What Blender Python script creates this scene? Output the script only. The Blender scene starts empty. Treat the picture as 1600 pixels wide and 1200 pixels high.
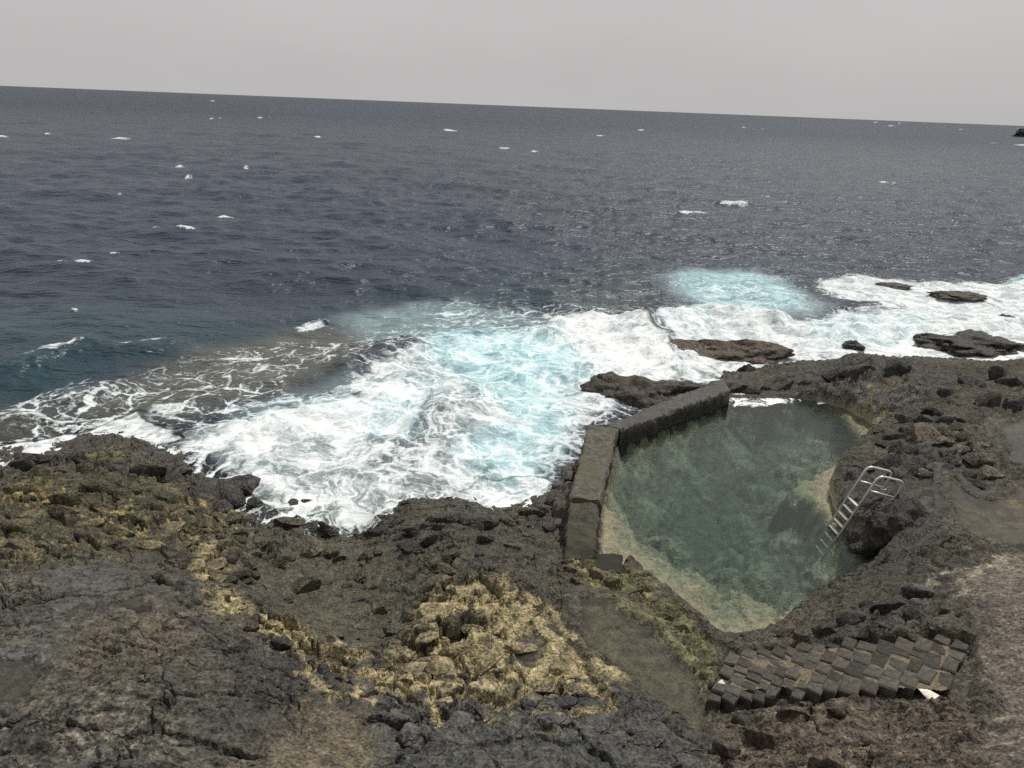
import bpy, bmesh, math, random
import numpy as np
from concurrent.futures import ThreadPoolExecutor
from mathutils import Vector, Matrix, noise as mnoise

# ------------------------------------------------------------------ camera, sky, sun, exposure
SC = bpy.context.scene
COL = SC.collection
FPX, PITCH, ROLL, HC = 1109.0, math.radians(21.4), math.radians(2.25), 8.6
cf = np.array([0, math.cos(PITCH), -math.sin(PITCH)])
cu0 = np.array([0, math.sin(PITCH), math.cos(PITCH)])
cr0 = np.array([1.0, 0, 0])
cr = math.cos(ROLL) * cr0 + math.sin(ROLL) * cu0
cu = math.cos(ROLL) * cu0 - math.sin(ROLL) * cr0
cam = bpy.data.cameras.new('camera')
cam.sensor_width = 36.0
cam.lens = 36.0 * FPX / 1600.0
cam.clip_start = 0.1
cam.clip_end = 60000
camo = bpy.data.objects.new('camera', cam)
COL.objects.link(camo)
M = Matrix(((cr[0], cu[0], -cf[0], 0), (cr[1], cu[1], -cf[1], 0), (cr[2], cu[2], -cf[2], HC), (0, 0, 0, 1)))
camo.matrix_world = M
SC.camera = camo

SUN_EL, SUN_AZ = math.radians(65), math.radians(40)      # azimuth: from +y towards +x
world = bpy.data.worlds.new('World')
SC.world = world
world.use_nodes = True
wn, wl = world.node_tree.nodes, world.node_tree.links
wn.clear()
wo = wn.new('ShaderNodeOutputWorld')
bg = wn.new('ShaderNodeBackground')
bg.inputs['Strength'].default_value = 0.1
sky = wn.new('ShaderNodeTexSky')
sky.sky_type = 'NISHITA'
sky.sun_disc = False
sky.sun_elevation = SUN_EL
sky.sun_rotation = SUN_AZ
sky.air_density = 1.0
sky.dust_density = 8.0
sky.ozone_density = 1.0
hs = wn.new('ShaderNodeHueSaturation')
hs.inputs['Saturation'].default_value = 0.35
mx = wn.new('ShaderNodeMix')
mx.data_type = 'RGBA'
mx.inputs[0].default_value = 0.86
mx.inputs[7].default_value = (5.80, 5.70, 5.66, 1)       # desert-dust veil
wl.new(sky.outputs[0], hs.inputs['Color'])
wl.new(hs.outputs[0], mx.inputs[6])
tcw = wn.new('ShaderNodeTexCoord')
mpw = wn.new('ShaderNodeMapping')
mpw.inputs['Scale'].default_value = (1.2, 1.2, 4.5)
nzw = wn.new('ShaderNodeTexNoise')
nzw.inputs['Scale'].default_value = 1.6
nzw.inputs['Detail'].default_value = 5
mrw = wn.new('ShaderNodeMapRange')
for i_, v_ in enumerate((.3, .7, .955, 1.045)):
    mrw.inputs[i_ + 1].default_value = v_
mlw = wn.new('ShaderNodeMix')
mlw.data_type = 'RGBA'
mlw.blend_type = 'MULTIPLY'
mlw.inputs[0].default_value = 1.0
wl.new(tcw.outputs['Generated'], mpw.inputs['Vector'])
wl.new(mpw.outputs[0], nzw.inputs['Vector'])
wl.new(nzw.outputs[0], mrw.inputs[0])
wl.new(mx.outputs[2], mlw.inputs[6])
wl.new(mrw.outputs[0], mlw.inputs[7])
wl.new(mlw.outputs[2], bg.inputs['Color'])
wl.new(bg.outputs[0], wo.inputs[0])

sun = bpy.data.lights.new('sun', 'SUN')
sun.energy = 3.2
sun.angle = math.radians(2.0)
sun.color = (1.0, 0.97, 0.91)
suno = bpy.data.objects.new('sun', sun)
COL.objects.link(suno)
sd_ = Vector((math.sin(SUN_AZ) * math.cos(SUN_EL), math.cos(SUN_AZ) * math.cos(SUN_EL), math.sin(SUN_EL)))
suno.rotation_euler = sd_.to_track_quat('Z', 'Y').to_euler()
suno.location = (0, 30, 40)

SC.view_settings.view_transform = 'Standard'
SC.view_settings.look = 'None'
SC.view_settings.exposure = 0.0
SC.view_settings.gamma = 1.0
SC.render.engine = 'CYCLES'
SC.cycles.use_denoising = False
SC.cycles.transparent_max_bounces = 12
SC.cycles.max_bounces = 4
SC.cycles.diffuse_bounces = 2
SC.cycles.glossy_bounces = 2
SC.cycles.use_adaptive_sampling = True
SC.cycles.adaptive_threshold = 0.02
SC.cycles.adaptive_min_samples = 16

random.seed(7)
rng = np.random.default_rng(7)

# ------------------------------------------------------------------ survey: picture point -> place
C0 = np.array([0, 0, HC])

def rays(px, py):
    px, py = np.asarray(px, float), np.asarray(py, float)
    return cf[None] + cr[None] * ((px - 800) / FPX)[:, None] - cu[None] * ((py - 600) / FPX)[:, None]

def at(px, py, z):
    d = rays([px], [py])[0]
    return C0 + d * (z - HC) / d[2]

# ------------------------------------------------------------------ noise
_p = rng.permutation(256)
PERM = np.concatenate([_p, _p, _p]).astype(np.int32)
ANG = rng.random(256).astype(np.float32) * 2 * np.pi
GX, GY = np.cos(ANG), np.sin(ANG)
RA = rng.random((256, 6)).astype(np.float32)

def perlin(x, y, seed=0):
    x = np.asarray(x, np.float32) + seed * 17.13
    y = np.asarray(y, np.float32) + seed * 9.71
    xi, yi = np.floor(x).astype(np.int32), np.floor(y).astype(np.int32)
    xf, yf = x - xi, y - yi
    xi &= 255
    yi &= 255
    u, v = xf * xf * xf * (xf * (xf * 6 - 15) + 10), yf * yf * yf * (yf * (yf * 6 - 15) + 10)
    a, b = PERM[xi] + yi, PERM[xi + 1] + yi
    g00, g10, g01, g11 = PERM[a], PERM[b], PERM[a + 1], PERM[b + 1]
    n00 = GX[g00] * xf + GY[g00] * yf
    n10 = GX[g10] * (xf - 1) + GY[g10] * yf
    n01 = GX[g01] * xf + GY[g01] * (yf - 1)
    n11 = GX[g11] * (xf - 1) + GY[g11] * (yf - 1)
    n0 = n00 + u * (n10 - n00)
    n1 = n01 + u * (n11 - n01)
    return (n0 + v * (n1 - n0)) * 1.5

def fbm(x, y, sc, octv, seed=0, rough=0.5, ridged=False):
    s, a, t = 0, 1.0, 0.0
    f = sc
    for o in range(octv):
        n = perlin(x * f, y * f, seed + o * 3)
        if ridged:
            n = 1 - 2 * np.abs(n)
        s = s + a * n
        t += a
        a *= rough
        f *= 2.03
    return s / t

def worley(x, y, seed=0):
    """distance to the nearest and second cell, the nearest cell's number and offset"""
    x = np.asarray(x, np.float32) + seed * 31.7
    y = np.asarray(y, np.float32) + seed * 5.3
    xi, yi = np.floor(x).astype(np.int32), np.floor(y).astype(np.int32)
    f1 = np.full(x.shape, 9.0, np.float32)
    f2 = f1.copy()
    cid = np.zeros(x.shape, np.int32)
    ox = np.zeros(x.shape, np.float32)
    oy = ox.copy()
    for j in (-1, 0, 1):
        for i in (-1, 0, 1):
            cx, cy = xi + i, yi + j
            h = PERM[PERM[cx & 255] + (cy & 255)]
            dx = cx + 0.12 + 0.76 * RA[h, 0] - x
            dy = cy + 0.12 + 0.76 * RA[h, 1] - y
            d = dx * dx + dy * dy
            near = d < f1
            f2 = np.where(near, f1, np.minimum(f2, d))
            cid = np.where(near, h, cid)
            ox = np.where(near, -dx, ox)
            oy = np.where(near, -dy, oy)
            f1 = np.where(near, d, f1)
    return np.sqrt(f1), np.sqrt(f2), cid, ox, oy

def sstep(a, b, v):
    t = np.clip((v - a) / (b - a), 0, 1)
    return t * t * (3 - 2 * t)

def sdist(poly, x, y):
    """signed distance to a polygon, negative inside"""
    d = np.full(x.shape, 1e9, np.float32)
    ins = np.zeros(x.shape, bool)
    n = len(poly)
    for i in range(n):
        ax, ay = poly[i]
        bx, by = poly[(i + 1) % n]
        ex, ey = bx - ax, by - ay
        wx, wy = x - ax, y - ay
        t = np.clip((wx * ex + wy * ey) / (ex * ex + ey * ey + 1e-9), 0, 1)
        d = np.minimum(d, (wx - ex * t) ** 2 + (wy - ey * t) ** 2)
        c = (ay > y) != (by > y)
        if ey != 0:
            ins ^= c & (x < ax + ex * (y - ay) / ey)
    d = np.sqrt(d)
    return np.where(ins, -d, d)

def soft(poly, x, y, s):
    """1 inside the polygon, 0 outside, over a border of width s"""
    out = np.zeros(x.shape, np.float32)
    p = np.array(poly)
    lo, hi = p.min(0) - s, p.max(0) + s
    k = (x > lo[0]) & (x < hi[0]) & (y > lo[1]) & (y < hi[1])
    if k.any():
        out[k] = 1 - sstep(-s * 0.5, s * 0.5, sdist(poly, x[k], y[k]))
    return out

# ------------------------------------------------------------------ the lie of the land
CP = [(0,500,-2.5),(400,450,-3),(800,430,-3),(1200,400,-3),(1600,400,-3),(800,520,-2),(600,560,-1.5),(300,560,-.7),(120,620,-.5),
(0,640,-.6),(450,520,-.9),(600,660,-1.2),(750,620,-1.5),(800,720,-1.2),(450,680,-.8),(300,680,-.45),(850,560,-1.8),(930,560,-1.5),
(1050,500,-1.5),(1250,500,-1),(1450,500,-.8),(1600,500,-.8),(1350,545,-.5),(1500,560,-.5),(1240,565,-.5),(700,750,-.5),(600,780,-.25),(500,780,-.15),(430,750,-.25),
(0,712,.0),(60,702,.0),(-60,730,.0),(0,690,-.3),(60,678,-.3),(120,668,-.3),(180,668,-.28),(215,668,-.3),(500,805,-.12),(560,812,-.15),(-40,650,-.6),(180,688,.12),(215,690,.1),(300,722,.1),(340,750,.12),(360,800,.12),(440,825,.03),(560,835,.02),(640,797,.2),
(690,790,.4),(770,805,.2),(850,812,.15),(820,770,-.4),(860,740,-.2),
(100,760,.5),(200,740,.45),(300,780,.4),(30,780,.6),(380,850,.4),(250,830,.75),(100,850,.95),(0,850,1.1),(300,880,1.0),(330,930,1.25),
(200,930,1.5),(50,950,1.6),(420,990,1.3),(350,1030,1.7),(150,1060,2.1),(0,1080,2.1),(250,1130,2.4),(0,1200,2.7),(400,1150,2.2),(300,1200,2.6),
(520,1060,1.4),(520,1150,1.9),(550,1200,2.1),(420,890,.45),(500,870,.3),(570,900,.33),(600,960,.4),(520,980,.5),(460,950,.55),
(640,860,.7),(700,820,.8),(760,850,.8),(820,860,.65),(860,845,.4),(700,900,.9),(780,930,1.0),(850,920,.8),(720,980,1.05),(640,1010,1.0),
(800,1000,1.0),(880,1000,.85),(900,1060,1.1),(620,1060,1.3),(740,1060,1.25),(830,1080,1.3),(700,1130,1.6),(850,1150,1.6),(700,1200,1.9),
(850,1200,1.8),(950,1110,1.4),(1000,1180,1.55),(930,960,.75),(1000,1010,.8),(1060,1070,.95),(1090,1130,1.1),(880,790,.3),(900,880,.7),
(940,900,.75),(980,920,.8),(1040,960,.85),(1080,1000,.9),(1130,1012,.85),(1120,1060,1.0),(1160,1005,.75),(1210,1000,.9),(1260,965,.9),
(1320,930,1.0),(1400,900,1.3),(1440,880,1.5),(1110,1085,1.05),(1200,1050,1.25),(1300,1045,1.5),(1400,1040,1.75),(1500,1045,1.95),
(1200,1120,1.25),(1300,1130,1.6),(1400,1130,1.85),(1150,1160,1.4),(1200,1200,1.8),(1350,1200,2.2),(1500,1150,2.3),(1600,1100,2.4),
(1600,1200,2.8),(1600,1000,2.2),(1550,950,2.1),(1500,900,1.8),(1600,900,1.95),(1450,950,1.75),(1350,970,1.45),(1380,790,1.25),(1335,770,1.0),
(1420,800,1.4),(1440,840,1.45),(1400,860,1.2),(1340,830,.9),(1325,755,1.0),(1355,715,1.05),(1420,690,1.3),(1470,680,1.5),(1400,650,1.05),
(1520,740,1.4),(1520,790,1.35),(1580,800,1.35),(1560,760,1.42),(1540,850,1.55),(1600,700,1.5),(1560,640,1.5),(1480,620,1.5),(1400,610,1.3),
(1340,625,.85),(1380,567,1.75),(1320,578,1.35),(1250,600,.75),(1200,608,.6),(1160,608,.45),(1450,583,1.3),(1520,580,1.0),(1600,572,1.3),(1600,610,1.5),
(1100,640,.5),(1050,610,-.3),(980,650,-.5)]
cpx = np.array([at(*c) for c in CP])
EXTRA = np.array([(-14,5,3.2),(-17,12,1.8),(14,6,3.),(18,14,2.3),(24,22,1.6),(0,2.5,3.6),(7,2.5,4.),(-7,2.5,3.9),(-22,17,.6),(-30,24,-2),(30,32,-2),(26,26,.4)], float)
cpx = np.concatenate([cpx, EXTRA])

def _tps(r2):
    return 0.5 * r2 * np.log(r2 + 1e-6)

_n = len(cpx)
_d2 = ((cpx[:, None, :2] - cpx[None, :, :2]) ** 2).sum(-1)
_A = np.zeros((_n + 3, _n + 3))
_A[:_n, :_n] = _tps(_d2) + np.eye(_n) * 0.15
_A[:_n, _n] = 1
_A[:_n, _n + 1:] = cpx[:, :2]
_A[_n:, :_n] = _A[:_n, _n:].T
_w = np.linalg.solve(_A, np.concatenate([cpx[:, 2], [0, 0, 0]]))

def base(x, y):
    x, y = np.asarray(x, float), np.asarray(y, float)
    sh = x.shape
    x, y = x.ravel(), y.ravel()
    o = np.full(x.shape, -4.0)
    k = np.nonzero((y < 48) & (np.abs(x) < 50))[0]
    def part(i):
        kk = k[i:i + 6000]
        X, Y = x[kk], y[kk]
        r2 = ((X[:, None] - cpx[None, :, 0]) ** 2 + (Y[:, None] - cpx[None, :, 1]) ** 2).astype(np.float32)
        v = (0.5 * r2 * np.log(r2 + 1e-6)) @ _w[:_n].astype(np.float32) + _w[_n] + _w[_n + 1] * X + _w[_n + 2] * Y
        o[kk] = np.clip(v, -4, 4.2)
    if len(k) > 40000:
        with ThreadPoolExecutor(4) as ex:
            list(ex.map(part, range(0, len(k), 6000)))
    else:
        for i in range(0, len(k), 6000):
            part(i)
    far = sstep(30, 44, y)
    o = o * (1 - far) - 4 * far
    return o.reshape(sh)

def ground(pts):
    """picture points -> world points on the smooth land"""
    pts = np.asarray(pts, float)
    d = rays(pts[:, 0], pts[:, 1])
    z = np.full(len(pts), 1.0)
    for _ in range(40):
        P = C0[None] + d * ((z - HC) / d[:, 2])[:, None]
        z = 0.5 * z + 0.5 * base(P[:, 0], P[:, 1])
    return C0[None] + d * ((z - HC) / d[:, 2])[:, None]

def gpoly(pts):
    return ground(pts)[:, :2]

def zpoly(pts, z):
    return np.array([at(p[0], p[1], z)[:2] for p in pts])

POOL_Z = 0.55
POOL = zpoly([(968,695),(952,745),(943,790),(936,838),(934,880),(975,890),(985,868),(1002,900),(1036,925),(1075,955),(1110,985),(1150,997),(1200,990),(1235,962),
(1290,928),(1345,915),(1385,885),(1375,850),(1330,835),(1310,800),(1300,775),(1305,750),(1315,730),(1345,705),(1372,672),(1355,655),(1325,640),(1290,628),(1240,622),(1140,622),
(1125,636),(1060,660),(1000,685)], POOL_Z)
TIDE = [  # outline, depth, colour of the bed
 ([(905,945),(960,950),(1010,985),(1060,1020),(1095,1060),(1112,1120),(1080,1138),(1040,1095),(960,1045),(915,1000)], .10, 'murky'),
 ([(1485,745),(1505,778),(1535,795),(1600,762),(1640,780),(1640,860),(1600,852),(1540,835),(1500,822),(1488,790)], .12, 'gold'),
 ([(1562,668),(1600,655),(1640,660),(1640,730),(1600,735),(1578,720)], .08, 'grey'),
 ([(1435,783),(1468,776),(1477,787),(1446,795)], .05, 'grey'),
 ([(-30,1045),(55,1038),(62,1062),(25,1092),(-30,1105)], .10, 'grey'),
 ([(58,1006),(92,1000),(97,1020),(62,1031)], .06, 'grey'),
 ([(195,945),(228,940),(232,958),(205,965)], .05, 'grey'),
 ([(790,1000),(830,990),(862,1015),(850,1040),(800,1030)], .08, 'grey'),
]
TP = []
for pts, dep, kind in TIDE:
    g = ground(pts)
    TP.append((g[:, :2], float(np.percentile(g[:, 2], 55)), dep, kind))
PAVE_PX = [(1140,1012),(1240,1008),(1292,1002),(1360,998),(1424,994),(1461,990),(1516,1000),(1522,1042),(1512,1093),(1439,1090),(1360,1086),(1255,1088),(1180,1094),(1103,1100),(1122,1050)]
PAVE = gpoly(PAVE_PX)
PFRONT = gpoly([(1095,1085),(1110,1100),(1255,1088),(1300,1088),(1290,1100),(1255,1106),(1110,1122),(1090,1110)])

Z = {k: gpoly(v) for k, v in {
 'gold_band': [(300,850),(335,845),(350,885),(345,925),(420,965),(470,985),(540,1020),(600,1045),(640,1075),(600,1085),(530,1050),(450,1005),(390,985),(330,945),(310,900)],
 'gold_mid': [(640,1000),(660,940),(700,910),(780,905),(860,935),(880,985),(935,1010),(965,1055),(930,1085),(850,1065),(780,1090),(700,1085),(620,1080),(590,1060)],
 'gold_left': [(60,800),(140,820),(220,850),(330,840),(420,800),(300,770),(210,800),(150,775),(0,760),(0,790)],
 'gold_spine': [(690,830),(720,840),(745,930),(690,920),(670,860)],
 'olive': [(0,720),(190,700),(330,760),(420,810),(440,880),(350,880),(300,860),(0,900),(-80,900),(-80,720)],
 'olive_rim': [(905,830),(940,880),(1000,900),(1080,970),(1130,1020),(1110,1090),(1080,1060),(1010,985),(930,940),(890,890)],
 'plateau': [(-200,900),(120,890),(300,905),(420,1000),(500,1060),(470,1110),(400,1200),(380,1300),(-300,1300)],
 'grey_bottom': [(560,1060),(640,1090),(800,1090),(960,1080),(1050,1120),(1100,1200),(1100,1300),(560,1300),(600,1180)],
 'sand_bottom': [(480,1095),(560,1110),(600,1160),(580,1300),(380,1300),(420,1170)],
 'sand_right': [(1530,960),(1490,900),(1560,870),(1700,850),(1700,1300),(1530,1300),(1540,1150),(1530,1060)],
 'brown_right': [(1120,1110),(1250,1100),(1450,1100),(1530,1110),(1540,1300),(1130,1300)],
 'wet_mid': [(560,830),(690,780),(860,800),(900,900),(900,960),(840,940),(740,900),(640,880),(600,870)],
 'ridge': [(1180,600),(1300,565),(1420,560),(1480,600),(1430,650),(1370,640),(1280,620)],
 'ridge_moss': [(1330,600),(1400,590),(1440,600),(1420,640),(1380,660),(1340,630)],
 'ladder': [(1285,770),(1320,740),(1420,760),(1460,830),(1430,880),(1350,910),(1290,840)],
 'joints_mid': [(430,960),(600,1040),(760,1070),(960,1070),(960,1130),(760,1140),(560,1110),(440,1020)],
 'pale_right': [(1450,880),(1570,850),(1600,900),(1500,930),(1440,930)],
 'greyplate': [(70,880),(130,868),(190,880),(185,930),(110,950),(62,930)],
 'warm_left': [(130,970),(260,950),(330,1000),(260,1060),(150,1080),(90,1050)],
 'pale_left': [(60,1110),(200,1070),(330,1110),(260,1190),(80,1190)],
 'basin': [(400,885),(430,868),(500,835),(565,845),(625,875),(640,940),(625,995),(565,1012),(500,995),(445,955)],
 'wallbase': [(905,700),(885,760),(845,800),(870,840),(905,880),(960,880),(960,700)],
}.items()}
Z['pinkA'] = zpoly([(930,785),(965,788),(990,812),(1045,850),(1120,888),(1195,905),(1235,930),(1185,1000),(1150,1015),(1060,985),(980,930),(925,910)], POOL_Z)
Z['pinkB'] = zpoly([(1170,1015),(1180,965),(1230,940),(1330,900),(1340,925),(1300,950),(1210,1015)], POOL_Z)
Z['pinkC'] = zpoly([(1390,665),(1345,630),(1290,618),(1330,658),(1345,685),(1300,715),(1240,728),(1225,755),(1265,768),(1290,810),(1310,812),(1330,720),(1390,690)], POOL_Z)

def masks(x, y):
    wx = x + 0.42 * fbm(x, y, 1.1, 5, 40, .62)
    wy = y + 0.42 * fbm(x, y, 1.1, 5, 41, .62)
    return {k: soft(p, wx, wy, 0.42) for k, p in Z.items()}

def land(x, y, want_col=False):
    """land_() in pieces over a few threads"""
    x = np.asarray(x, np.float32)
    y = np.asarray(y, np.float32)
    n = len(x)
    if n < 30000:
        return land_(x, y, want_col)
    cuts = list(range(0, n, 16000)) + [n]
    with ThreadPoolExecutor(4) as ex:
        res = list(ex.map(lambda i: land_(x[cuts[i]:cuts[i + 1]], y[cuts[i]:cuts[i + 1]], want_col), range(len(cuts) - 1)))
    if want_col:
        return tuple(np.concatenate([r[k] for r in res]) for k in range(5))
    return np.concatenate(res)

def land_(x, y, want_col=False):
    """height of the rock at every point; with want_col also its colour and wetness"""
    x = np.asarray(x, np.float32)
    y = np.asarray(y, np.float32)
    b = base(x, y).astype(np.float32)
    m = masks(x, y)
    # broken lava: cells at three sizes, warped so that no two look alike
    w1x = x + 0.30 * fbm(x, y, 0.9, 3, 1)
    w1y = y + 0.30 * fbm(x, y, 0.9, 3, 2)
    w2x = w1x + 0.06 * fbm(x, y, 5, 2, 3)
    w2y = w1y + 0.06 * fbm(x, y, 5, 2, 4)
    block = np.clip(m['olive'] * .55 + m['gold_band'] * .7 + m['gold_mid'] * 1.0 + m['gold_spine'] + m['olive_rim'] * .55 + m['wallbase'] * .9 + m['joints_mid'] * .6 + .12, 0, 1.2)
    block *= 1 - .75 * m['plateau']
    slab = np.clip(m['grey_bottom'] + m['ridge'] * .3 + .15, 0, 1)
    f1, f2, cid, ox, oy = worley(w2x * 1.35 + w2y * .5, w2y * 1.9 - w2x * .3, 1)
    e1 = (f2 - f1)
    h1 = ((RA[cid, 2] - .5) * .34 + (RA[cid, 3] - .5) * ox * .38 + (RA[cid, 4] - .5) * oy * .38) * sstep(0, .20, e1) - (.15 + .10 * m['gold_mid']) * (1 - sstep(.0, .11, e1)) - f1 * f1 * .02
    f1b, f2b, cidb, oxb, oyb = worley(w2x * 3.7, w2y * 3.7, 2)
    e2 = f2b - f1b
    h2 = ((RA[cidb, 2] - .5) * .15 + (RA[cidb, 3] - .5) * oxb * .24 + (RA[cidb, 4] - .5) * oyb * .24) * sstep(0, .26, e2) - .07 * np.exp(-(e2 / .075) ** 2) - f1b * f1b * .03
    f1c, f2c, cidc, oxc, oyc = worley((w2x * .8 + w2y * .3) * 1.0, w2y * 1.3, 3)
    e3 = f2c - f1c
    h3 = ((RA[cidc, 2] - .5) * .17 + (RA[cidc, 3] - .5) * oxc * .18 + (RA[cidc, 4] - .5) * oyc * .22) * sstep(0, .10, e3) - .16 * np.exp(-(e3 / .042) ** 2)
    rid = fbm(w1x, w1y, 1.3, 5, 5, .48, True)
    rough = fbm(x, y, 3.1, 5, 6, .47)
    big = fbm(x, y, .45, 3, 7)
    n0c = fbm(x, y, .3, 2, 17)
    # ropy crust: overlapping tongues with sharp lips
    tng = fbm(w1x * .7, w1y * 1.4, 1.7, 5, 9, .55)
    lip = (tng * 2.2) % 1.0
    ropy = lip ** 2 * (1 - sstep(.72, 1.0, lip)) * .10
    f1d, f2d, cidd, oxd, oyd = worley(w2x * 8.5, w2y * 8.5, 4)
    h4 = ((RA[cidd, 2] - .5) * .05 + (RA[cidd, 3] - .5) * oxd * .10 + (RA[cidd, 4] - .5) * oyd * .10) * sstep(0, .35, f2d - f1d) - .024 * np.exp(-((f2d - f1d) / .12) ** 2)
    crag = fbm(w1x, w1y, 2.2, 4, 12, .45, True)
    under = 1 - sstep(-.8, -.1, b)
    d = block * (h1 * 1.0 + h2 * .9) + slab * h3 + rid * .05 + rough * .085 + big * .12 + h4 * (.8 - .4 * m['plateau']) + crag * .03
    d += (1 - np.clip(block, 0, 1)) * (ropy * (.5 + .9 * m['plateau'] + .7 * m['brown_right'] + .6 * m['ladder']) + h2 * (.30 + .45 * sstep(-.1, .35, big + .3 * rough)) * (1 - slab * .6))
    d += .12 * m['brown_right'] * crag + .07 * m['plateau'] * crag + m['plateau'] * h3 * .8 + .14 * m['ridge'] * crag
    rm = .30 + .95 * sstep(-.3, .35, fbm(x, y, .7, 3, 13))
    d *= 1 - np.clip(m['plateau'] * .30 + .1 + m['greyplate'] * .4, 0, .75)
    d = d * (.55 + .45 * rm) 
    # ledges: the crust lies in sheets that break off in low steps
    tz = (fbm(w1x, w1y * 1.4, .42, 3, 14, .4) * 2.4 + .25 * big) * 2.0 + .10 * rid
    fr_ = tz - np.floor(tz)
    led = (np.floor(tz) + sstep(.72, 1.0, fr_) + .25 * fr_) * .07
    d += led * (1 - np.clip(block, 0, 1)) * (1 - m['sand_right']) * (.40 + .40 * m['plateau'] + .4 * m['brown_right'])
    # long cracks
    g1, g2, gc, _, _ = worley(w2x * .62 + .2 * rough, w2y * .62, 8)
    d -= .14 * np.exp(-((g2 - g1) / .026) ** 2) * (1 - m['sand_right']) * sstep(-.2, .1, n0c)
    # pits
    pit = np.clip(fbm(x, y, 2.2, 4, 15, .6) - .42, 0, 1)
    d -= pit * .35 * (m['plateau'] + m['brown_right'] + .4)
    calm = np.clip(m['sand_right'] * .72 + m['sand_bottom'] * .72 + m['basin'] * .62, 0, .75)
    d *= 1 - calm
    sp = sdist(PAVE, x, y)
    pv = 1 - sstep(-.02, .10, sp)
    d = d * (1 - .9 * pv) - .16 * pv - .20 * soft(PFRONT, x, y, .25) * .45
    h = b + d
    # the step from the dark plateau down to the wet basin
    # tide pools are hollowed out
    tide = np.zeros_like(h)
    tk = {}
    for poly, lev, dep, kind in TP:
        s = sdist(poly, x + .25 * fbm(x, y, 1.5, 4, 50), y + .25 * fbm(x, y, 1.5, 4, 51))
        inn = 1 - sstep(-.25, .05, s)
        h = h * (1 - inn) + np.minimum(h, lev - dep * (1 + .5 * rough) + .12 * np.clip(h - b, -.3, 1)) * inn
        ring = (s >= 0) & (s < .55)
        h = np.where(ring, np.maximum(h, lev + .03 * sstep(0, .08, s) + .05 * rough - .25 * sstep(.15, .55, s)), h)
        tide = np.maximum(tide, inn)
        tk[kind] = np.maximum(tk.get(kind, 0), inn)
    # the bathing pool
    s = sdist(POOL, x + .10 * fbm(x, y, 2, 3, 60), y + .10 * fbm(x, y, 2, 3, 61))
    ins = -s
    shelf = np.maximum(m['pinkA'], m['pinkB'])
    shelf = np.maximum(shelf, m['pinkC'])
    steep = 1 - .84 * shelf
    dep = (np.clip(ins, 0, 9) * 1.5 * steep + .05)
    dep = 1.95 * (1 - np.exp(-dep / 1.3))
    q1, q2, qc, qx, qy = worley(w2x * 1.25, w2y * 1.25, 6)
    p1, p2, pc, _, _ = worley(w2x * 3.0, w2y * 3.0, 7)
    stones = .34 * np.clip(.75 - q1, 0, 1) * RA[qc, 5] * 1.6 + .12 * np.clip(.7 - p1, 0, 1)
    floor = POOL_Z - dep + stones * sstep(.3, 1.4, ins) * 1.3 + .10 * rough + .10 * h2 + h4
    out = np.maximum(h, POOL_Z + .05 + .05 * rough)
    inpool = sstep(-.02, .10, ins)
    near = sstep(-.5, -.1, ins)
    h = h * (1 - near) + out * near
    h = h * (1 - inpool) + floor * inpool
    if not want_col:
        return h
    # ---------------- colour: what the rock itself is
    n1 = fbm(x, y, .8, 4, 20)
    n2 = fbm(x, y, 4.5, 5, 21, .6)
    n3 = fbm(x, y, 14., 3, 22, .6)
    n5 = perlin(x * 27, y * 27, 25)
    col = np.empty(x.shape + (3,), np.float32)
    col[:] = (.050, .045, .037)

    def mix(c, f):
        f = np.clip(f, 0, 1)[..., None]
        col[:] = col * (1 - f) + np.array(c, np.float32) * f

    mix((.085, .071, .055), .7 * sstep(-.1, .5, n1 + .4 * n2))
    mix((.060, .055, .049), m['plateau'] * .9)
    mix((.115, .094, .074), m['plateau'] * .8 * sstep(.0, .45, n1 * .6 + n2 * .8 + .1 * rid))
    mix((.19, .16, .13), m['plateau'] * .8 * sstep(.28, .6, n2 * .8 + n3 * .5 + .5 * fbm(x, y, .5, 2, 24)) * sstep(7.4, 5.2, y))
    n0 = fbm(x, y, .33, 3, 23)
    mix((.115, .092, .068), m['warm_left'] * (.6 + .8 * n2))
    mix((.185, .155, .125), m['pale_left'] * sstep(-.1, .4, n2 + .5 * n3) * .85)
    mix((.066, .064, .060), m['greyplate'] * (.9 + .3 * n2))
    mix((.080, .079, .078), m['plateau'] * sstep(.05, .4, n0) * .8)
    mix((.036, .034, .031), m['plateau'] * sstep(.0, .45, -n0 + .5 * n2) * .7)
    mix((.066, .058, .038), m['olive'] * (.75 + .6 * n2))
    mix((.130, .108, .058), m['olive'] * sstep(.10, .5, n1 + n2 * .8 + .4 * n3) * .8)
    mix((.25, .185, .075), m['gold_left'] * sstep(.05, .40, n2 + n1 * .6 + .3 * n3) * .85)
    cell = RA[cid, 4]
    gold = np.clip(m['gold_band'] * 1.0 + m['gold_mid'] * .95 + m['gold_spine'] * .75, 0, 1)
    mix((.075, .066, .044), gold * .9)
    mix((.27, .220, .125), gold * sstep(-.05, .22, .8 * n2 + 1.25 * (cell - .45) + .4 * n1) * .9)
    mix((.38, .32, .20), gold * sstep(.2, .6, n2 + .6 * n3 + .3 * (cell - .5)) * .6)
    mix((.05, .046, .034), gold * sstep(.1, .4, -n2 - .5 * n1 - .4 * n3 + .25 * (.5 - cell)) * .8)
    mix((.13, .115, .060), m['olive_rim'] * (.65 + .8 * n2))
    mix((.22, .185, .085), m['olive_rim'] * sstep(.1, .45, n2 + .5 * n1) * .8)
    mix((.058, .057, .055), m['grey_bottom'] * .95)
    mix((.34, .27, .16), m['joints_mid'] * (1 - sstep(.06, .22, e1 + .12 * n2)) * .95 * sstep(-.4, .1, n1 + .2))
    mix((.092, .074, .052), m['sand_bottom'] * (.85 + .5 * n2))
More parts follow.
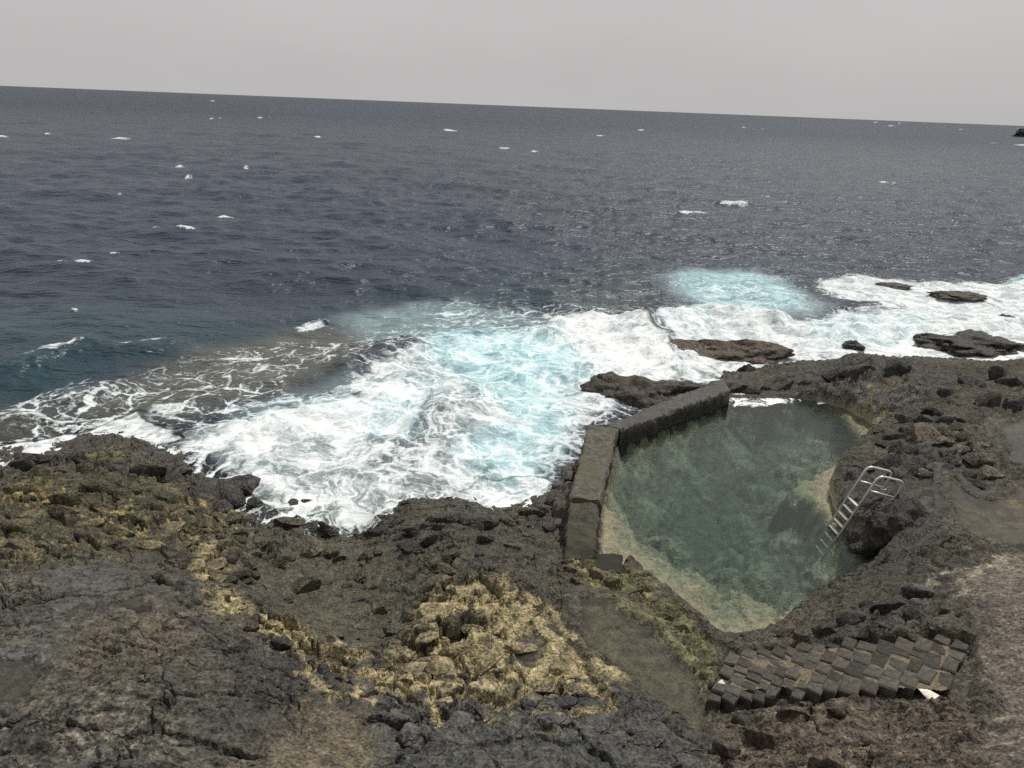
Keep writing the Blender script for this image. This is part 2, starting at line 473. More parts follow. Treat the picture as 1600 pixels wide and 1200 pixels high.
    mix((.100, .083, .070), m['sand_right'] * (.85 + .5 * n2))
    mix((.150, .127, .108), m['sand_right'] * sstep(.15, .6, n2 + n3 * .5) * .6)
    mix((.075, .062, .05), m['sand_right'] * sstep(.1, .5, -n2 - .5 * n1) * .6)
    mix((.24, .205, .175), (m['sand_right'] + m['sand_bottom'] * .5 + m['brown_right'] * .4) * sstep(.45, .62, n5) * .6)
    mix((.04, .035, .03), (m['sand_right'] + m['sand_bottom'] + m['brown_right']) * sstep(.42, .6, -n5) * .7)
    mix((.25, .215, .17), m['pale_right'] * sstep(-.1, .4, n2 + n1) * .75)
    mix((.088, .070, .055), m['brown_right'] * (.8 + .7 * n2))
    mix((.16, .13, .095), m['brown_right'] * sstep(.1, .5, n2 + .6 * n1 + .2 * rid) * .8)
    mix((.046, .042, .029), m['wet_mid'] * (.8 + .5 * n2))
    mix((.095, .082, .045), m['wet_mid'] * sstep(.1, .5, n2 + n1) * .7)
    mix((.040, .036, .032), m['ridge'] * (.8 + .5 * n2))
    mix((.105, .078, .045), m['ridge_moss'] * sstep(-.15, .35, n2 + n1) * .85)
    mix((.21, .18, .09), m['ridge_moss'] * sstep(.25, .55, n2 + .5 * n1 + .3 * n3) * .7)
    mix((.066, .058, .033), m['basin'] * .95)
    mix((.115, .098, .055), m['basin'] * sstep(.05, .4, n3 * .9 + n2 * .7) * .75)
    mix((.036, .036, .030), m['basin'] * sstep(.1, .5, n1 + .5 * n2) * .7)
    mix((.034, .031, .028), m['ladder'] * (.85 + .4 * n2))
    mix((.07, .050, .042), m['wallbase'] * .9)
    col *= (1 + .50 * n3 + .30 * n2 + .22 * n5)[..., None]
    # dark wet fringe the sea keeps black
    wet = 1 - sstep(.05, .55, h + .25 * n1)
    wet = np.maximum(wet, .65 * m['wet_mid'])
    wet = np.maximum(wet, .55 * m['ridge'] * (n1 < .2))
    wet = np.maximum(wet, .5 * m['ladder'])
    wet = np.maximum(wet, .85 * m['basin'])
    fr = wet * (1 - inpool)
    mix((.034, .029, .025), fr * .55)
    # beds of the tide pools
    for kind, c in (('murky', (.13, .115, .080)), ('gold', (.12, .105, .070)), ('grey', (.07, .066, .058)), ('brown', (.062, .054, .033))):
        if kind in tk:
            mix(c, tk[kind] * .85)
            mix((c[0] * 1.7, c[1] * 1.6, c[2] * 1.35), tk[kind] * sstep(-.05, .4, n2 + n1) * .7)
            if kind == 'gold':
                mix((.36, .25, .09), tk[kind] * sstep(.15, .4, fbm(x, y, .9, 3, 33) + .25 * n2) * .9)
    # beds of the bathing pool
    up = inpool
    mix((.115, .125, .100), up)
    mix((.31, .32, .26), up * sstep(.25, .60, (.75 - q1) * RA[qc, 5] * 1.4 + .45 * n2 + .1) * .85)
    mix((.18, .195, .14), up * sstep(.1, .5, (.7 - p1) * RA[pc, 5] + .5 * n2) * .6)
    mix((.08, .09, .07), up * sstep(.1, .6, -n1 - .4 * n2) * .6)
    pk = np.clip(shelf, 0, 1) * sstep(-.35, .05, ins)
    mix((.17, .18, .125), pk * sstep(-.35, .1, ins) * .9 * up)
    mix((.12, .13, .075), pk * up * sstep(-.05, .3, n3 + .6 * n2) * .7)
    mix((.29, .235, .165), pk * up * sstep(-.05, .35, n2 * .9 + .50 - .65 * np.clip(ins, 0, 3)) * .85)
    mix((.38, .31, .21), up * (1 - sstep(.0, .35, ins)) * .35)
    col[..., 1] *= 1.03
    col[..., 2] *= .97
    return h, np.clip(col * 1.15, .012, .7), np.clip(wet, 0, 1) + 2 * (ins > .02), ins, np.clip(m['sand_right'] + m['sand_bottom'] + .8 * m['basin'] + .7 * m['greyplate'] + tide, 0, 1)

# ------------------------------------------------------------------ materials
def nodes(mat):
    mat.use_nodes = True
    nt = mat.node_tree
    nt.nodes.clear()
    return nt, nt.nodes, nt.links

class G:
    """small helper to write shader graphs"""
    def __init__(self, mat):
        self.nt, self.n, self.l = nodes(mat)
    def new(self, t, **kw):
        x = self.n.new(t)
        for k, v in kw.items():
            setattr(x, k, v)
        return x
    def put(self, sock, v):
        if isinstance(v, bpy.types.NodeSocket):
            self.l.new(v, sock)
        elif v is not None:
            if isinstance(v, (tuple, list)) and len(v) == 3 and sock.type == 'RGBA':
                v = (*v, 1)
            sock.default_value = v
    def math(self, op, a, b=None, c=None, clamp=False):
        x = self.new('ShaderNodeMath', operation=op, use_clamp=clamp)
        for i, v in enumerate((a, b, c)):
            self.put(x.inputs[i], v)
        return x.outputs[0]
    def vmath(self, op, a, b=None, s=None):
        x = self.new('ShaderNodeVectorMath', operation=op)
        self.put(x.inputs[0], a)
        self.put(x.inputs[1], b)
        if s is not None:
            self.put(x.inputs[3], s)
        return x.outputs[0]
    def mixc(self, f, a, b, blend='MIX'):
        x = self.new('ShaderNodeMix', data_type='RGBA', blend_type=blend)
        self.put(x.inputs[0], f)
        self.put(x.inputs[6], a)
        self.put(x.inputs[7], b)
        return x.outputs[2]
    def ramp(self, v, a, b, lo=0.0, hi=1.0, smooth=True):
        x = self.new('ShaderNodeMapRange', interpolation_type='SMOOTHSTEP' if smooth else 'LINEAR')
        for i, q in enumerate((v, a, b, lo, hi)):
            self.put(x.inputs[i], q)
        return x.outputs[0]
    def noise(self, vec, scale, detail=4, rough=.55, out=0, dist=0.0):
        x = self.new('ShaderNodeTexNoise')
        self.put(x.inputs['Vector'], vec)
        x.inputs['Scale'].default_value = scale
        x.inputs['Detail'].default_value = detail
        x.inputs['Roughness'].default_value = rough
        x.inputs['Distortion'].default_value = dist
        return x.outputs[out]
    def voro(self, vec, scale, feature='DISTANCE_TO_EDGE', out=0, rnd=1.0):
        x = self.new('ShaderNodeTexVoronoi', feature=feature)
        self.put(x.inputs['Vector'], vec)
        x.inputs['Scale'].default_value = scale
        x.inputs['Randomness'].default_value = rnd
        return x.outputs[out]
    def attr(self, name, out=2):
        return self.new('ShaderNodeAttribute', attribute_name=name).outputs[out]
    def pos(self):
        return self.new('ShaderNodeTexCoord').outputs['Object']
    def bump(self, h, strength, dist, normal=None):
        x = self.new('ShaderNodeBump')
        x.inputs['Strength'].default_value = strength
        x.inputs['Distance'].default_value = dist
        self.put(x.inputs['Height'], h)
        if normal is not None:
            self.put(x.inputs['Normal'], normal)
        return x.outputs[0]
    def principled(self, **kw):
        x = self.new('ShaderNodeBsdfPrincipled')
        for k, v in kw.items():
            self.put(x.inputs[k.replace('_', ' ')], v)
        return x.outputs[0]
    def out(self, s):
        o = self.new('ShaderNodeOutputMaterial')
        self.l.new(s, o.inputs[0])

def rock_material(name='lava_rock'):
    mat = bpy.data.materials.new(name)
    g = G(mat)
    p = g.pos()
    c = g.attr('Col', 0)
    wraw = g.attr('wet')
    under = g.math('GREATER_THAN', wraw, 1.5)
    wet = g.math('MULTIPLY_ADD', under, -2.0, wraw)
    plain = g.math('MAXIMUM', under, g.attr('plain'))
    wn_ = g.noise(p, 2.3, 3, .6, 1)
    wv = g.vmath('SCALE', g.vmath('SUBTRACT', wn_, (.5, .5, .5)), s=.42)
    q = g.vmath('ADD', p, wv)
    a = g.noise(p, 6, 5, .60)
    b = g.noise(p, 24, 3, .62)
    e1 = g.voro(q, 2.3)
    vf = g.new('ShaderNodeTexVoronoi', feature='F1')
    vf.inputs['Scale'].default_value = 7.0
    g.l.new(q, vf.inputs['Vector'])
    t2 = g.new('ShaderNodeSeparateColor')
    g.l.new(vf.outputs['Color'], t2.inputs[0])
    # fractured here, smooth there
    wsep = g.new('ShaderNodeSeparateColor')
    g.l.new(wn_, wsep.inputs[0])
    frac = g.math('MULTIPLY', g.ramp(wsep.outputs[0], .40, .62, .25, 1.0), g.math('MULTIPLY_ADD', plain, -.92, 1.0))
    k = g.math('ADD', g.ramp(a, .32, .68, .52, 1.38), g.ramp(b, .3, .7, -.36, .40))
    k = g.math('ADD', k, g.math('MULTIPLY', frac, g.ramp(t2.outputs[0], 0, 1, -.24, .24, False)))
    k = g.math('ADD', g.math('MULTIPLY', g.math('SUBTRACT', k, 1.0), g.math('MULTIPLY_ADD', under, -.6, 1.0)), 1.0)
    cc = g.mixc(1.0, c, k, 'MULTIPLY')
    hgt = g.math('ADD', g.math('MULTIPLY', a, .70), g.math('MULTIPLY', b, .34))
    fr2 = g.math('ADD', g.ramp(e1, 0, .055, -.45, 0), g.math('MULTIPLY', t2.outputs[1], .26))
    fr2 = g.math('ADD', fr2, g.math('MULTIPLY', vf.outputs['Distance'], -.30))
    hgt = g.math('ADD', hgt, g.math('MULTIPLY', frac, fr2))
    nb = g.bump(hgt, 1.0, .075)
    rough = g.ramp(wet, 0, 1, .88, .26, False)
    rough = g.math('ADD', rough, g.ramp(a, .3, .7, -.08, .10))
    g.out(g.principled(Base_Color=cc, Roughness=rough, Normal=nb, Specular_IOR_Level=.35))
    return mat

def foam_nodes(g, p, foam):
    """lacy foam: returns the cover 0..1 and the raw score"""
    flat = g.vmath('MULTIPLY', p, (1, 1, 0))
    w1 = g.vmath('SUBTRACT', g.noise(flat, .38, 3, .5, 1), (.5, .5, .5))
    w2 = g.vmath('SUBTRACT', g.noise(flat, 1.9, 4, .6, 1), (.5, .5, .5))
    q = g.vmath('ADD', flat, g.vmath('SCALE', w1, s=2.4))
    q = g.vmath('ADD', q, g.vmath('SCALE', w2, s=.75))
    q = g.vmath('MULTIPLY', q, (1, 1, 0))
    v1 = g.voro(q, .85)
    v2 = g.voro(q, 2.1)
    v3 = g.voro(q, 5.5)
    n1 = g.noise(q, 1.1, 7, .66)
    n2 = g.noise(q, 5.0, 4, .7)
    l1 = g.ramp(v1, 0, .13, 1, 0)
    l2 = g.ramp(v2, 0, .16, .8, 0)
    l3 = g.ramp(v3, 0, .20, .5, 0)
    lace = g.math('MAXIMUM', l1, l2)
    lace = g.math('MAXIMUM', lace, l3)
    nn = g.ramp(n1, .28, .72, 0, 1, False)
    nm = g.ramp(n2, .3, .7, -.25, .25, False)
    s = g.math('ADD', g.math('SUBTRACT', foam, 1.0), g.math('MULTIPLY', nn, .72))
    s = g.math('ADD', s, g.math('MULTIPLY', lace, g.ramp(foam, .45, 1.05, .62, .26, False)))
    s = g.math('ADD', s, nm)
    cov = g.ramp(s, -.04, g.ramp(foam, .5, 1.0, .42, .74, False))
    cov = g.math('MULTIPLY', cov, g.ramp(foam, .02, .16))
    return cov, s, n1, n2

def sea_material():
    mat = bpy.data.materials.new('sea_water')
    g = G(mat)
    p = g.pos()
    foam = g.attr('foam')
    aer = g.attr('aer')
    shal = g.attr('shallow')
    clear = g.attr('clear')
    far = g.attr('far')
    teal = g.attr('teal')
    cov, s, n1, n2 = foam_nodes(g, p, foam)
    deep = g.mixc(teal, (.017, .027, .046), (.014, .040, .052))
    wc = g.mixc(shal, deep, (.090, .090, .070))
    aern = g.math('MULTIPLY', g.math('MAXIMUM', aer, g.ramp(foam, .34, .85, 0, .80)), g.ramp(n1, .25, .7, .55, 1.2), clamp=True)
    wc = g.mixc(aern, wc, g.mixc(aer, (.40, .47, .48), (.31, .52, .56)))
    fc = g.mixc(g.ramp(s, .15, .95), g.mixc(aer, (.56, .61, .62), (.48, .65, .68)), (.76, .77, .77))
    basec = g.mixc(cov, wc, fc)
    # ripples, wind-drawn across the view: four sizes, the large ones for the distance
    rp = g.vmath('MULTIPLY', p, (.45, 1, 1))
    r1 = g.noise(rp, .95, 5, .62)
    r2 = g.noise(rp, 4.0, 3, .6)
    r3 = g.noise(rp, .20, 4, .6)
    r4 = g.noise(rp, .045, 4, .6)
    r5 = g.noise(rp, .48, 4, .66)
    calm = g.ramp(foam, .3, .9, 1.0, .25)
    hgt = g.math('ADD', g.math('MULTIPLY', r1, g.math('MULTIPLY', calm, .30)), g.math('MULTIPLY', r2, g.math('MULTIPLY', calm, .042)))
    hgt = g.math('ADD', hgt, g.math('MULTIPLY', r3, g.math('MULTIPLY_ADD', far, 1.9, .35)))
    hgt = g.math('ADD', hgt, g.math('MULTIPLY', r4, g.math('MULTIPLY', far, 5.0)))
    hgt = g.math('ADD', hgt, g.math('MULTIPLY', r5, g.math('MULTIPLY', calm, .85)))
    fh = g.math('MULTIPLY', g.ramp(foam, .25, .9), g.noise(p, 2.6, 5, .62))
    hgt = g.math('ADD', hgt, g.math('MULTIPLY', fh, .10))
    nb = g.bump(hgt, 1.0, 1.0)
    rough = g.math('ADD', g.math('MULTIPLY_ADD', far, .06, .34), g.math('MULTIPLY', cov, .6))
    w = g.principled(Base_Color=basec, Roughness=rough, Normal=nb, IOR=1.33, Specular_IOR_Level=g.ramp(far, 0, 1, .5, .26, False))
    tr = g.new('ShaderNodeBsdfTransparent')
    tr.inputs[0].default_value = (.86, .88, .86, 1)
    fr = g.new('ShaderNodeFresnel')
    fr.inputs[0].default_value = 1.33
    g.l.new(nb, fr.inputs['Normal'])
    al = g.math('MULTIPLY', clear, g.math('SUBTRACT', 1.0, cov))
    al = g.math('MULTIPLY', al, g.math('SUBTRACT', 1.0, fr.outputs[0]), clamp=True)
    mixs = g.new('ShaderNodeMixShader')
    g.put(mixs.inputs[0], al)
    g.l.new(w, mixs.inputs[1])
    g.l.new(tr.outputs[0], mixs.inputs[2])
    g.out(mixs.outputs[0])
    return mat

def pool_material(name, k, scat, sk, ripple, rscale=3.0):
    mat = bpy.data.materials.new(name)
    g = G(mat)
    p = g.pos()
    dep = g.attr('depth')
    foam = g.attr('foam')
    cov, s, n1, n2 = foam_nodes(g, p, foam)
    col = g.new('ShaderNodeCombineColor')
    for i in range(3):
        g.put(col.inputs[i], g.math('POWER', math.e, g.math('MULTIPLY', dep, -k[i])))
    tr = g.new('ShaderNodeBsdfTransparent')
    g.l.new(col.outputs[0], tr.inputs[0])
    df = g.new('ShaderNodeBsdfDiffuse')
    df.inputs[0].default_value = (*scat, 1)
    m1 = g.new('ShaderNodeMixShader')
    g.put(m1.inputs[0], g.math('SUBTRACT', 1.0, g.math('POWER', math.e, g.math('MULTIPLY', dep, -sk))))
    g.l.new(tr.outputs[0], m1.inputs[1])
    g.l.new(df.outputs[0], m1.inputs[2])
    rp = g.vmath('MULTIPLY', p, (1.0, 2.2, 1))
    h = g.math('ADD', g.noise(rp, rscale, 4, .55), g.math('MULTIPLY', g.noise(rp, rscale * 3.4, 3, .5), .35))
    nb = g.bump(h, 1.0, ripple)
    gl = g.new('ShaderNodeBsdfGlossy')
    gl.inputs['Roughness'].default_value = .05
    g.l.new(nb, gl.inputs['Normal'])
    fr = g.new('ShaderNodeFresnel')
    fr.inputs[0].default_value = 1.33
    g.l.new(nb, fr.inputs['Normal'])
    m2 = g.new('ShaderNodeMixShader')
    g.l.new(fr.outputs[0], m2.inputs[0])
    g.l.new(m1.outputs[0], m2.inputs[1])
    g.l.new(gl.outputs[0], m2.inputs[2])
    fo = g.principled(Base_Color=(.82, .85, .85), Roughness=.7)
    m3 = g.new('ShaderNodeMixShader')
    g.put(m3.inputs[0], cov)
    g.l.new(m2.outputs[0], m3.inputs[1])
    g.l.new(fo, m3.inputs[2])
    g.out(m3.outputs[0])
    return mat

def stone_material(name, c1, c2, rough=.85, scale=14, bump=.02, moss=None, tide=False):
    mat = bpy.data.materials.new(name)
    g = G(mat)
    p = g.pos()
    a = g.noise(p, scale, 8, .65)
    b = g.noise(p, scale * 5, 5, .6)
    c = g.noise(p, scale * .18, 4, .6)
    rn = g.new('ShaderNodeObjectInfo').outputs['Random']
    col = g.mixc(g.ramp(a, .32, .68), c1, c2)
    if moss:
        col = g.mixc(g.ramp(c, .42, .62, 0, .9), col, moss)
    if tide:       # weed and stain the water leaves on the sides and in the hollows of the top
        sp = g.new('ShaderNodeSeparateXYZ')
        g.l.new(p, sp.inputs[0])
        zz = g.math('ADD', sp.outputs[2], g.math('MULTIPLY_ADD', c, .5, -.25))
        col = g.mixc(g.ramp(zz, .98, .72), col, (.020, .021, .015))
        col = g.mixc(g.ramp(g.noise(p, 2.3, 6, .7), .52, .68, 0, .75), col, (.030, .029, .024))
        col = g.mixc(g.ramp(g.noise(p, 5.5, 5, .7), .60, .72, 0, .5), col, (.17, .155, .12))
    k = g.math('ADD', g.math('MULTIPLY_ADD', rn, .9, .55), g.ramp(b, .3, .7, -.25, .25))
    col = g.mixc(1.0, col, k, 'MULTIPLY')
    h = g.math('ADD', a, g.math('MULTIPLY', b, .4))
    g.out(g.principled(Base_Color=col, Roughness=rough, Normal=g.bump(h, .8, bump), Specular_IOR_Level=.35))
    return mat

MAT_ROCK = rock_material()
MAT_SEA = sea_material()
MAT_POOL = pool_material('pool_water', (.33, .20, .245), (.078, .094, .086), .16, .016, 2.6)
MAT_TIDE = pool_material('tide_water', (2.0, 1.9, 2.3), (.115, .106, .086), 2.6, .004, 5.0)
MAT_CONC = stone_material('weathered_concrete', (.042, .039, .032), (.100, .090, .070), .85, 9, .05, (.070, .064, .038), True)
MAT_CONC_WET = stone_material('wet_concrete', (.034, .032, .029), (.075, .070, .060), .5, 9, .04, None, True)
MAT_PAVE = stone_material('basalt_sett', (.034, .032, .028), (.085, .078, .064), .85, 9, .03, (.060, .052, .042))
MAT_MORTAR = stone_material('sandy_mortar', (.07, .06, .045), (.17, .135, .085), .95, 22, .02)
MAT_PALE = stone_material('pale_stone', (.42, .38, .31), (.62, .57, .48), .85, 18, .02)
mat = bpy.data.materials.new('stainless_steel')
g = G(mat)
g.out(g.principled(Base_Color=(.58, .57, .54), Metallic=.55, Roughness=g.ramp(g.noise(g.pos(), 30, 4), .3, .7, .22, .42)))
MAT_STEEL = mat
mat = bpy.data.materials.new('ladder_tread')
g = G(mat)
g.out(g.principled(Base_Color=(.55, .54, .50), Metallic=.25, Roughness=.5))
MAT_TREAD = mat

# ------------------------------------------------------------------ mesh helpers
def mesh_obj(name, verts, faces, mats, parent=None, smooth=True, attrs=None, col=None):
    me = bpy.data.meshes.new(name)
    verts = np.asarray(verts, np.float32)
    if isinstance(faces, np.ndarray):
        nf, k = faces.shape
        me.vertices.add(len(verts))
        me.vertices.foreach_set('co', verts.ravel())
        me.loops.add(nf * k)
        me.loops.foreach_set('vertex_index', faces.astype(np.int32).ravel())
        me.polygons.add(nf)
        me.polygons.foreach_set('loop_start', (np.arange(nf) * k).astype(np.int32))
        me.polygons.foreach_set('loop_total', np.full(nf, k, np.int32))
        me.update(calc_edges=True)
    else:
        me.from_pydata(verts.tolist(), [], faces)
        me.update()
    me.polygons.foreach_set('use_smooth', np.full(len(me.polygons), smooth))
    for m_ in (mats if isinstance(mats, (list, tuple)) else [mats]):
        me.materials.append(m_)
    for k_, v in (attrs or {}).items():
        a = me.attributes.new(k_, 'FLOAT', 'POINT')
        a.data.foreach_set('value', np.asarray(v, np.float32).ravel())
    if col is not None:
        a = me.attributes.new('Col', 'FLOAT_COLOR', 'POINT')
        a.data.foreach_set('color', np.concatenate([col, np.ones((len(col), 1))], 1).astype(np.float32).ravel())
    o = bpy.data.objects.new(name, me)
    COL.objects.link(o)
    if parent is not None:
        o.parent = parent
    return o

def tag(o, label=None, cat=None, group=None, kind=None):
    for k, v in (('label', label), ('category', cat), ('group', group), ('kind', kind)):
        if v:
            o[k] = v
    return o

def empty(name, loc=(0, 0, 0)):
    o = bpy.data.objects.new(name, None)
    o.empty_display_size = .2
    o.location = loc
    COL.objects.link(o)
    return o

def grid_faces(nr, nc, keep=None):
    i = np.arange(nr * nc, dtype=np.int32).reshape(nr, nc)
    f = np.stack([i[:-1, :-1], i[:-1, 1:], i[1:, 1:], i[1:, :-1]], -1).reshape(-1, 4)
    if keep is not None:
        f = f[keep[f].any(1)]
    return f

def compact(verts, faces, arrs):
    used = np.zeros(len(verts), bool)
    used[faces] = True
    mp = np.cumsum(used) - 1
    return verts[used], mp[faces], [a[used] for a in arrs], used

# ------------------------------------------------------------------ rocky shore
NR, NCOL = 850, 1150
yy = 3.2 * np.exp(np.linspace(0, math.log(33 / 3.2), NR))
ss = np.linspace(-.93, .96, NCOL)
Y = np.repeat(yy[:, None], NCOL, 1)
X = ss[None, :] * (Y + .8)
X, Y = X.ravel().astype(np.float32), Y.ravel().astype(np.float32)
h = base(X, Y).astype(np.float32)
todo = h > -1.6
colr = np.full((len(X), 3), .04, np.float32)
wet = np.ones(len(X), np.float32)
plain = np.zeros(len(X), np.float32)
h[todo], colr[todo], wet[todo], _, plain[todo] = land(X[todo], Y[todo], True)
V = np.stack([X, Y, h], 1)
keep = todo
F = grid_faces(NR, NCOL, keep)
V2, F2, (c2, w2, p2_), _ = compact(V, F, [colr, wet, plain])
shore = mesh_obj('rocky_shore', V2, F2, MAT_ROCK, attrs={'wet': w2, 'plain': p2_}, col=c2)
tag(shore, 'dark lava rock shore with golden algae bands around the pool', kind='structure')

# ------------------------------------------------------------------ bathing pool and tide pools
def water_patch(name, poly, z, step, mat, foamf=None, margin=.35, label=None):
    lo, hi = poly.min(0) - margin, poly.max(0) + margin
    nx, ny = int((hi[0] - lo[0]) / step) + 2, int((hi[1] - lo[1]) / step) + 2
    gx, gy = np.meshgrid(np.linspace(lo[0], hi[0], nx), np.linspace(lo[1], hi[1], ny))
    x, y = gx.ravel().astype(np.float32), gy.ravel().astype(np.float32)
    s = sdist(poly, x, y)
    hh = land(x, y)
    dep = np.clip(z - hh, 0, 5)
    f = grid_faces(ny, nx, (s < margin) & (hh < z + .25))
    fo = foamf(x, y) if foamf else np.zeros_like(x)
    v, f, (dep, fo), _ = compact(np.stack([x, y, np.full_like(x, z)], 1), f, [dep, fo])
    o = mesh_obj(name, v, f, mat, attrs={'depth': dep, 'foam': fo})
    tag(o, label, kind='structure')
    return o

PF1 = zpoly([(1130,625),(1160,607),(1200,610),(1245,625),(1200,632),(1150,632)], POOL_Z)
PF2 = zpoly([(1270,622),(1300,622),(1310,632),(1280,630)], POOL_Z)
water_patch('pool_water', POOL, POOL_Z, .07, MAT_POOL,
            lambda x, y: np.maximum(soft(PF1, x, y, .7) * .75, soft(PF2, x, y, .5) * .5), label='clear green sea water filling the walled bathing pool')
for poly, lev, dep, kind in TP:
    water_patch('tide_pool', poly, lev, .06, MAT_TIDE, margin=.3, label='shallow still tide pool in the rock')

# ------------------------------------------------------------------ the sea
NS, NCS = 780, 720
u = np.linspace(1 / 9.5, 1 / 14000.0, NS - 1)
ys = np.concatenate([1 / u, [40000.0]])
sx = np.linspace(-.92, .90, NCS)
YS = np.repeat(ys[:, None], NCS, 1)
XS = sx[None, :] * (YS * 1.02 + 1.5)
x, y = XS.ravel(), YS.ravel()
dy = np.gradient(ys)
spacing = np.maximum(np.repeat(dy[:, None], NCS, 1) * .55, YS * 2.04 / NCS).ravel()
bed = np.full(x.shape, -4.0, np.float32)
nearm = (y < 34) & (x > -34) & (x < 34)
sbase = base(x, y)
bed[nearm] = sbase[nearm]
shm = nearm & (sbase > -.8) & (sbase < .9)
bed[shm] = land(x[shm], y[shm])
ins_pool = np.zeros(x.shape, bool)
ins_pool[nearm] = sdist(POOL, x[nearm], y[nearm]) < .3
z = np.zeros_like(x)
hx = np.zeros_like(x)
hy = np.zeros_like(x)
wr = np.random.default_rng(3)
gust = 1 + .35 * fbm(x * .02, y * .02, 1.0, 3, 80)
for i in range(96):
    lam = .9 * (26.0 ** (i / 95.0)) * wr.uniform(.9, 1.1)
    th = math.radians(-98 + wr.normal(0, 34))
    kx, ky = math.cos(th) * 2 * math.pi / lam, math.sin(th) * 2 * math.pi / lam
    a = .0070 * lam ** .55
    fade = sstep(1.1, 2.8, lam / spacing)
    k = fade > 0
    ph = kx * x[k] + ky * y[k] + wr.uniform(0, 6.28)
    aa = a * fade[k] * gust[k]
    z[k] += aa * np.cos(ph)
    hx[k] -= aa * math.cos(th) * np.sin(ph) * .8
    hy[k] -= aa * math.sin(th) * np.sin(ph) * .8
depth = np.clip(-bed, 0, 4)
att = .45 + .55 * sstep(.1, 2.0, -sbase)
z *= att
hx *= att
hy *= att

def wpoly(pts):
    return zpoly(pts, 0.0)

xw = x + 0.9 * fbm(x, y, .35, 4, 90) * (y < 60)
yw = y + 1.1 * fbm(x, y, .35, 4, 91) * (y < 60)
foam = np.zeros_like(x, np.float32)
for pts, val, s_ in [
  ([(150,620),(300,565),(420,535),(560,520),(700,470),(860,480),(1000,480),(1050,520),(1080,590),(930,640),(900,700),(870,800),(700,800),(560,845),(400,830),(330,760),(215,700)], .26, 2.4),
  ([(215,692),(300,672),(430,655),(530,610),(590,575),(640,545),(720,530),(800,515),(880,498),(940,490),(1000,505),(1035,545),(1080,590),(1040,625),(965,655),(915,690),(890,750),(850,810),(760,800),(690,790),(600,805),(560,830),(480,810),(420,795),(350,740),(300,718)], .73, 1.3),
  ([(230,700),(420,660),(560,620),(640,600),(690,640),(640,690),(560,700),(480,720),(380,720)], 1.12, 1.2),
  ([(860,510),(940,490),(1000,505),(1040,540),(1080,580),(1000,600),(930,590),(880,550)], 1.15, 1.0),
  ([(680,780),(760,740),(850,740),(880,760),(850,815),(760,805)], 1.1, .8),
  ([(-80,730),(-80,690),(0,690),(80,680),(150,668),(215,650),(270,690),(215,705),(100,712),(40,730)], 1.1, .5),
  ([(0,640),(120,600),(240,620),(200,670),(60,690)], .38, 1.2),
  ([(20,572),(70,548),(130,533),(128,545),(80,565)], .78, .5),
  ([(0,640),(40,618),(60,628),(20,650)], .7, .5),
  ([(190,542),(270,528),(282,538),(200,550)], .62, .5),
  ([(440,503),(500,492),(520,503),(460,512)], .72, .5),
  ([(1025,500),(1060,480),(1130,478),(1190,488),(1240,500),(1300,490),(1380,470),(1440,458),(1700,450),(1700,600),(1480,590),(1400,575),(1330,565),(1280,595),(1150,610),(1070,595),(1040,550)], .90, 1.2),
  ([(1280,545),(1440,520),(1700,540),(1700,590),(1480,590),(1330,570)], 1.12, 1.0),
  ([(1060,450),(1120,440),(1200,440),(1270,470),(1200,495),(1110,480)], .36, 2.0),
  ([(1275,442),(1340,432),(1420,440),(1550,440),(1700,436),(1700,465),(1440,475),(1330,470),(1290,458)], .80, 1.0),
  ([(1130,560),(1240,560),(1280,590),(1150,605),(1090,590)], 1.0, .6),
]:
    foam = np.maximum(foam, val * soft(wpoly(pts), xw, yw, s_))
for pts, val, s_ in [
  ([(590,670),(660,645),(730,665),(700,692),(620,705)], .16, 1.4),
  ([(690,560),(740,530),(820,560),(850,640),(800,680),(740,640)], .14, 2.0),
  ([(440,600),(520,570),(560,590),(500,620)], .5, .9),
  ([(1300,478),(1420,470),(1400,485),(1330,490)], .45, .6),
  ([(600,700),(720,690),(700,740),(560,760),(520,740)], .16, 1.4),
  ([(940,500),(985,492),(1015,525),(960,528)], .18, .8),
]:
    foam -= val * soft(wpoly(pts), xw, yw, s_)
foam = np.clip(foam, 0, 1.3)
# the water's edge is always laced with foam
edge = np.zeros_like(foam)
kk = nearm & (bed > -.5) & (bed < .5)
edge[kk] = (1 - sstep(.02, .38, depth[kk])) * .62
foam = np.where(nearm, np.maximum(foam, edge * (.6 + .5 * fbm(x, y, .5, 3, 92))), foam)
aer = np.zeros_like(foam)
for pts, val, s_ in [
  ([(1035,440),(1090,428),(1180,425),(1240,448),(1290,480),(1200,500),(1120,478),(1050,462)], .80, 2.2),
  ([(530,490),(600,472),(720,468),(800,480),(860,500),(700,530),(580,525),(540,508)], .42, 2.2),
  ([(650,540),(720,505),(850,520),(920,560),(890,640),(840,700),(760,650),(690,600)], .98, 2.0),
  ([(540,650),(640,590),(690,620),(650,690),(540,700)], .75, 1.5),
  ([(760,650),(860,620),(900,650),(880,740),(800,770),(730,710)], .92, 1.8),
  ([(1560,445),(1600,430),(1700,428),(1700,446)], .9, .8),
  ([(1230,500),(1300,490),(1450,500),(1450,530),(1300,540)], .55, 1.5),
  ([(1000,500),(1060,470),(1120,480),(1100,520),(1030,520)], .35, 1.0),
  ([(400,640),(560,590),(600,620),(480,680),(330,690)], .35, 1.6),
]:
    aer = np.maximum(aer, val * soft(wpoly(pts), xw, yw, s_))
shal = np.zeros_like(foam)
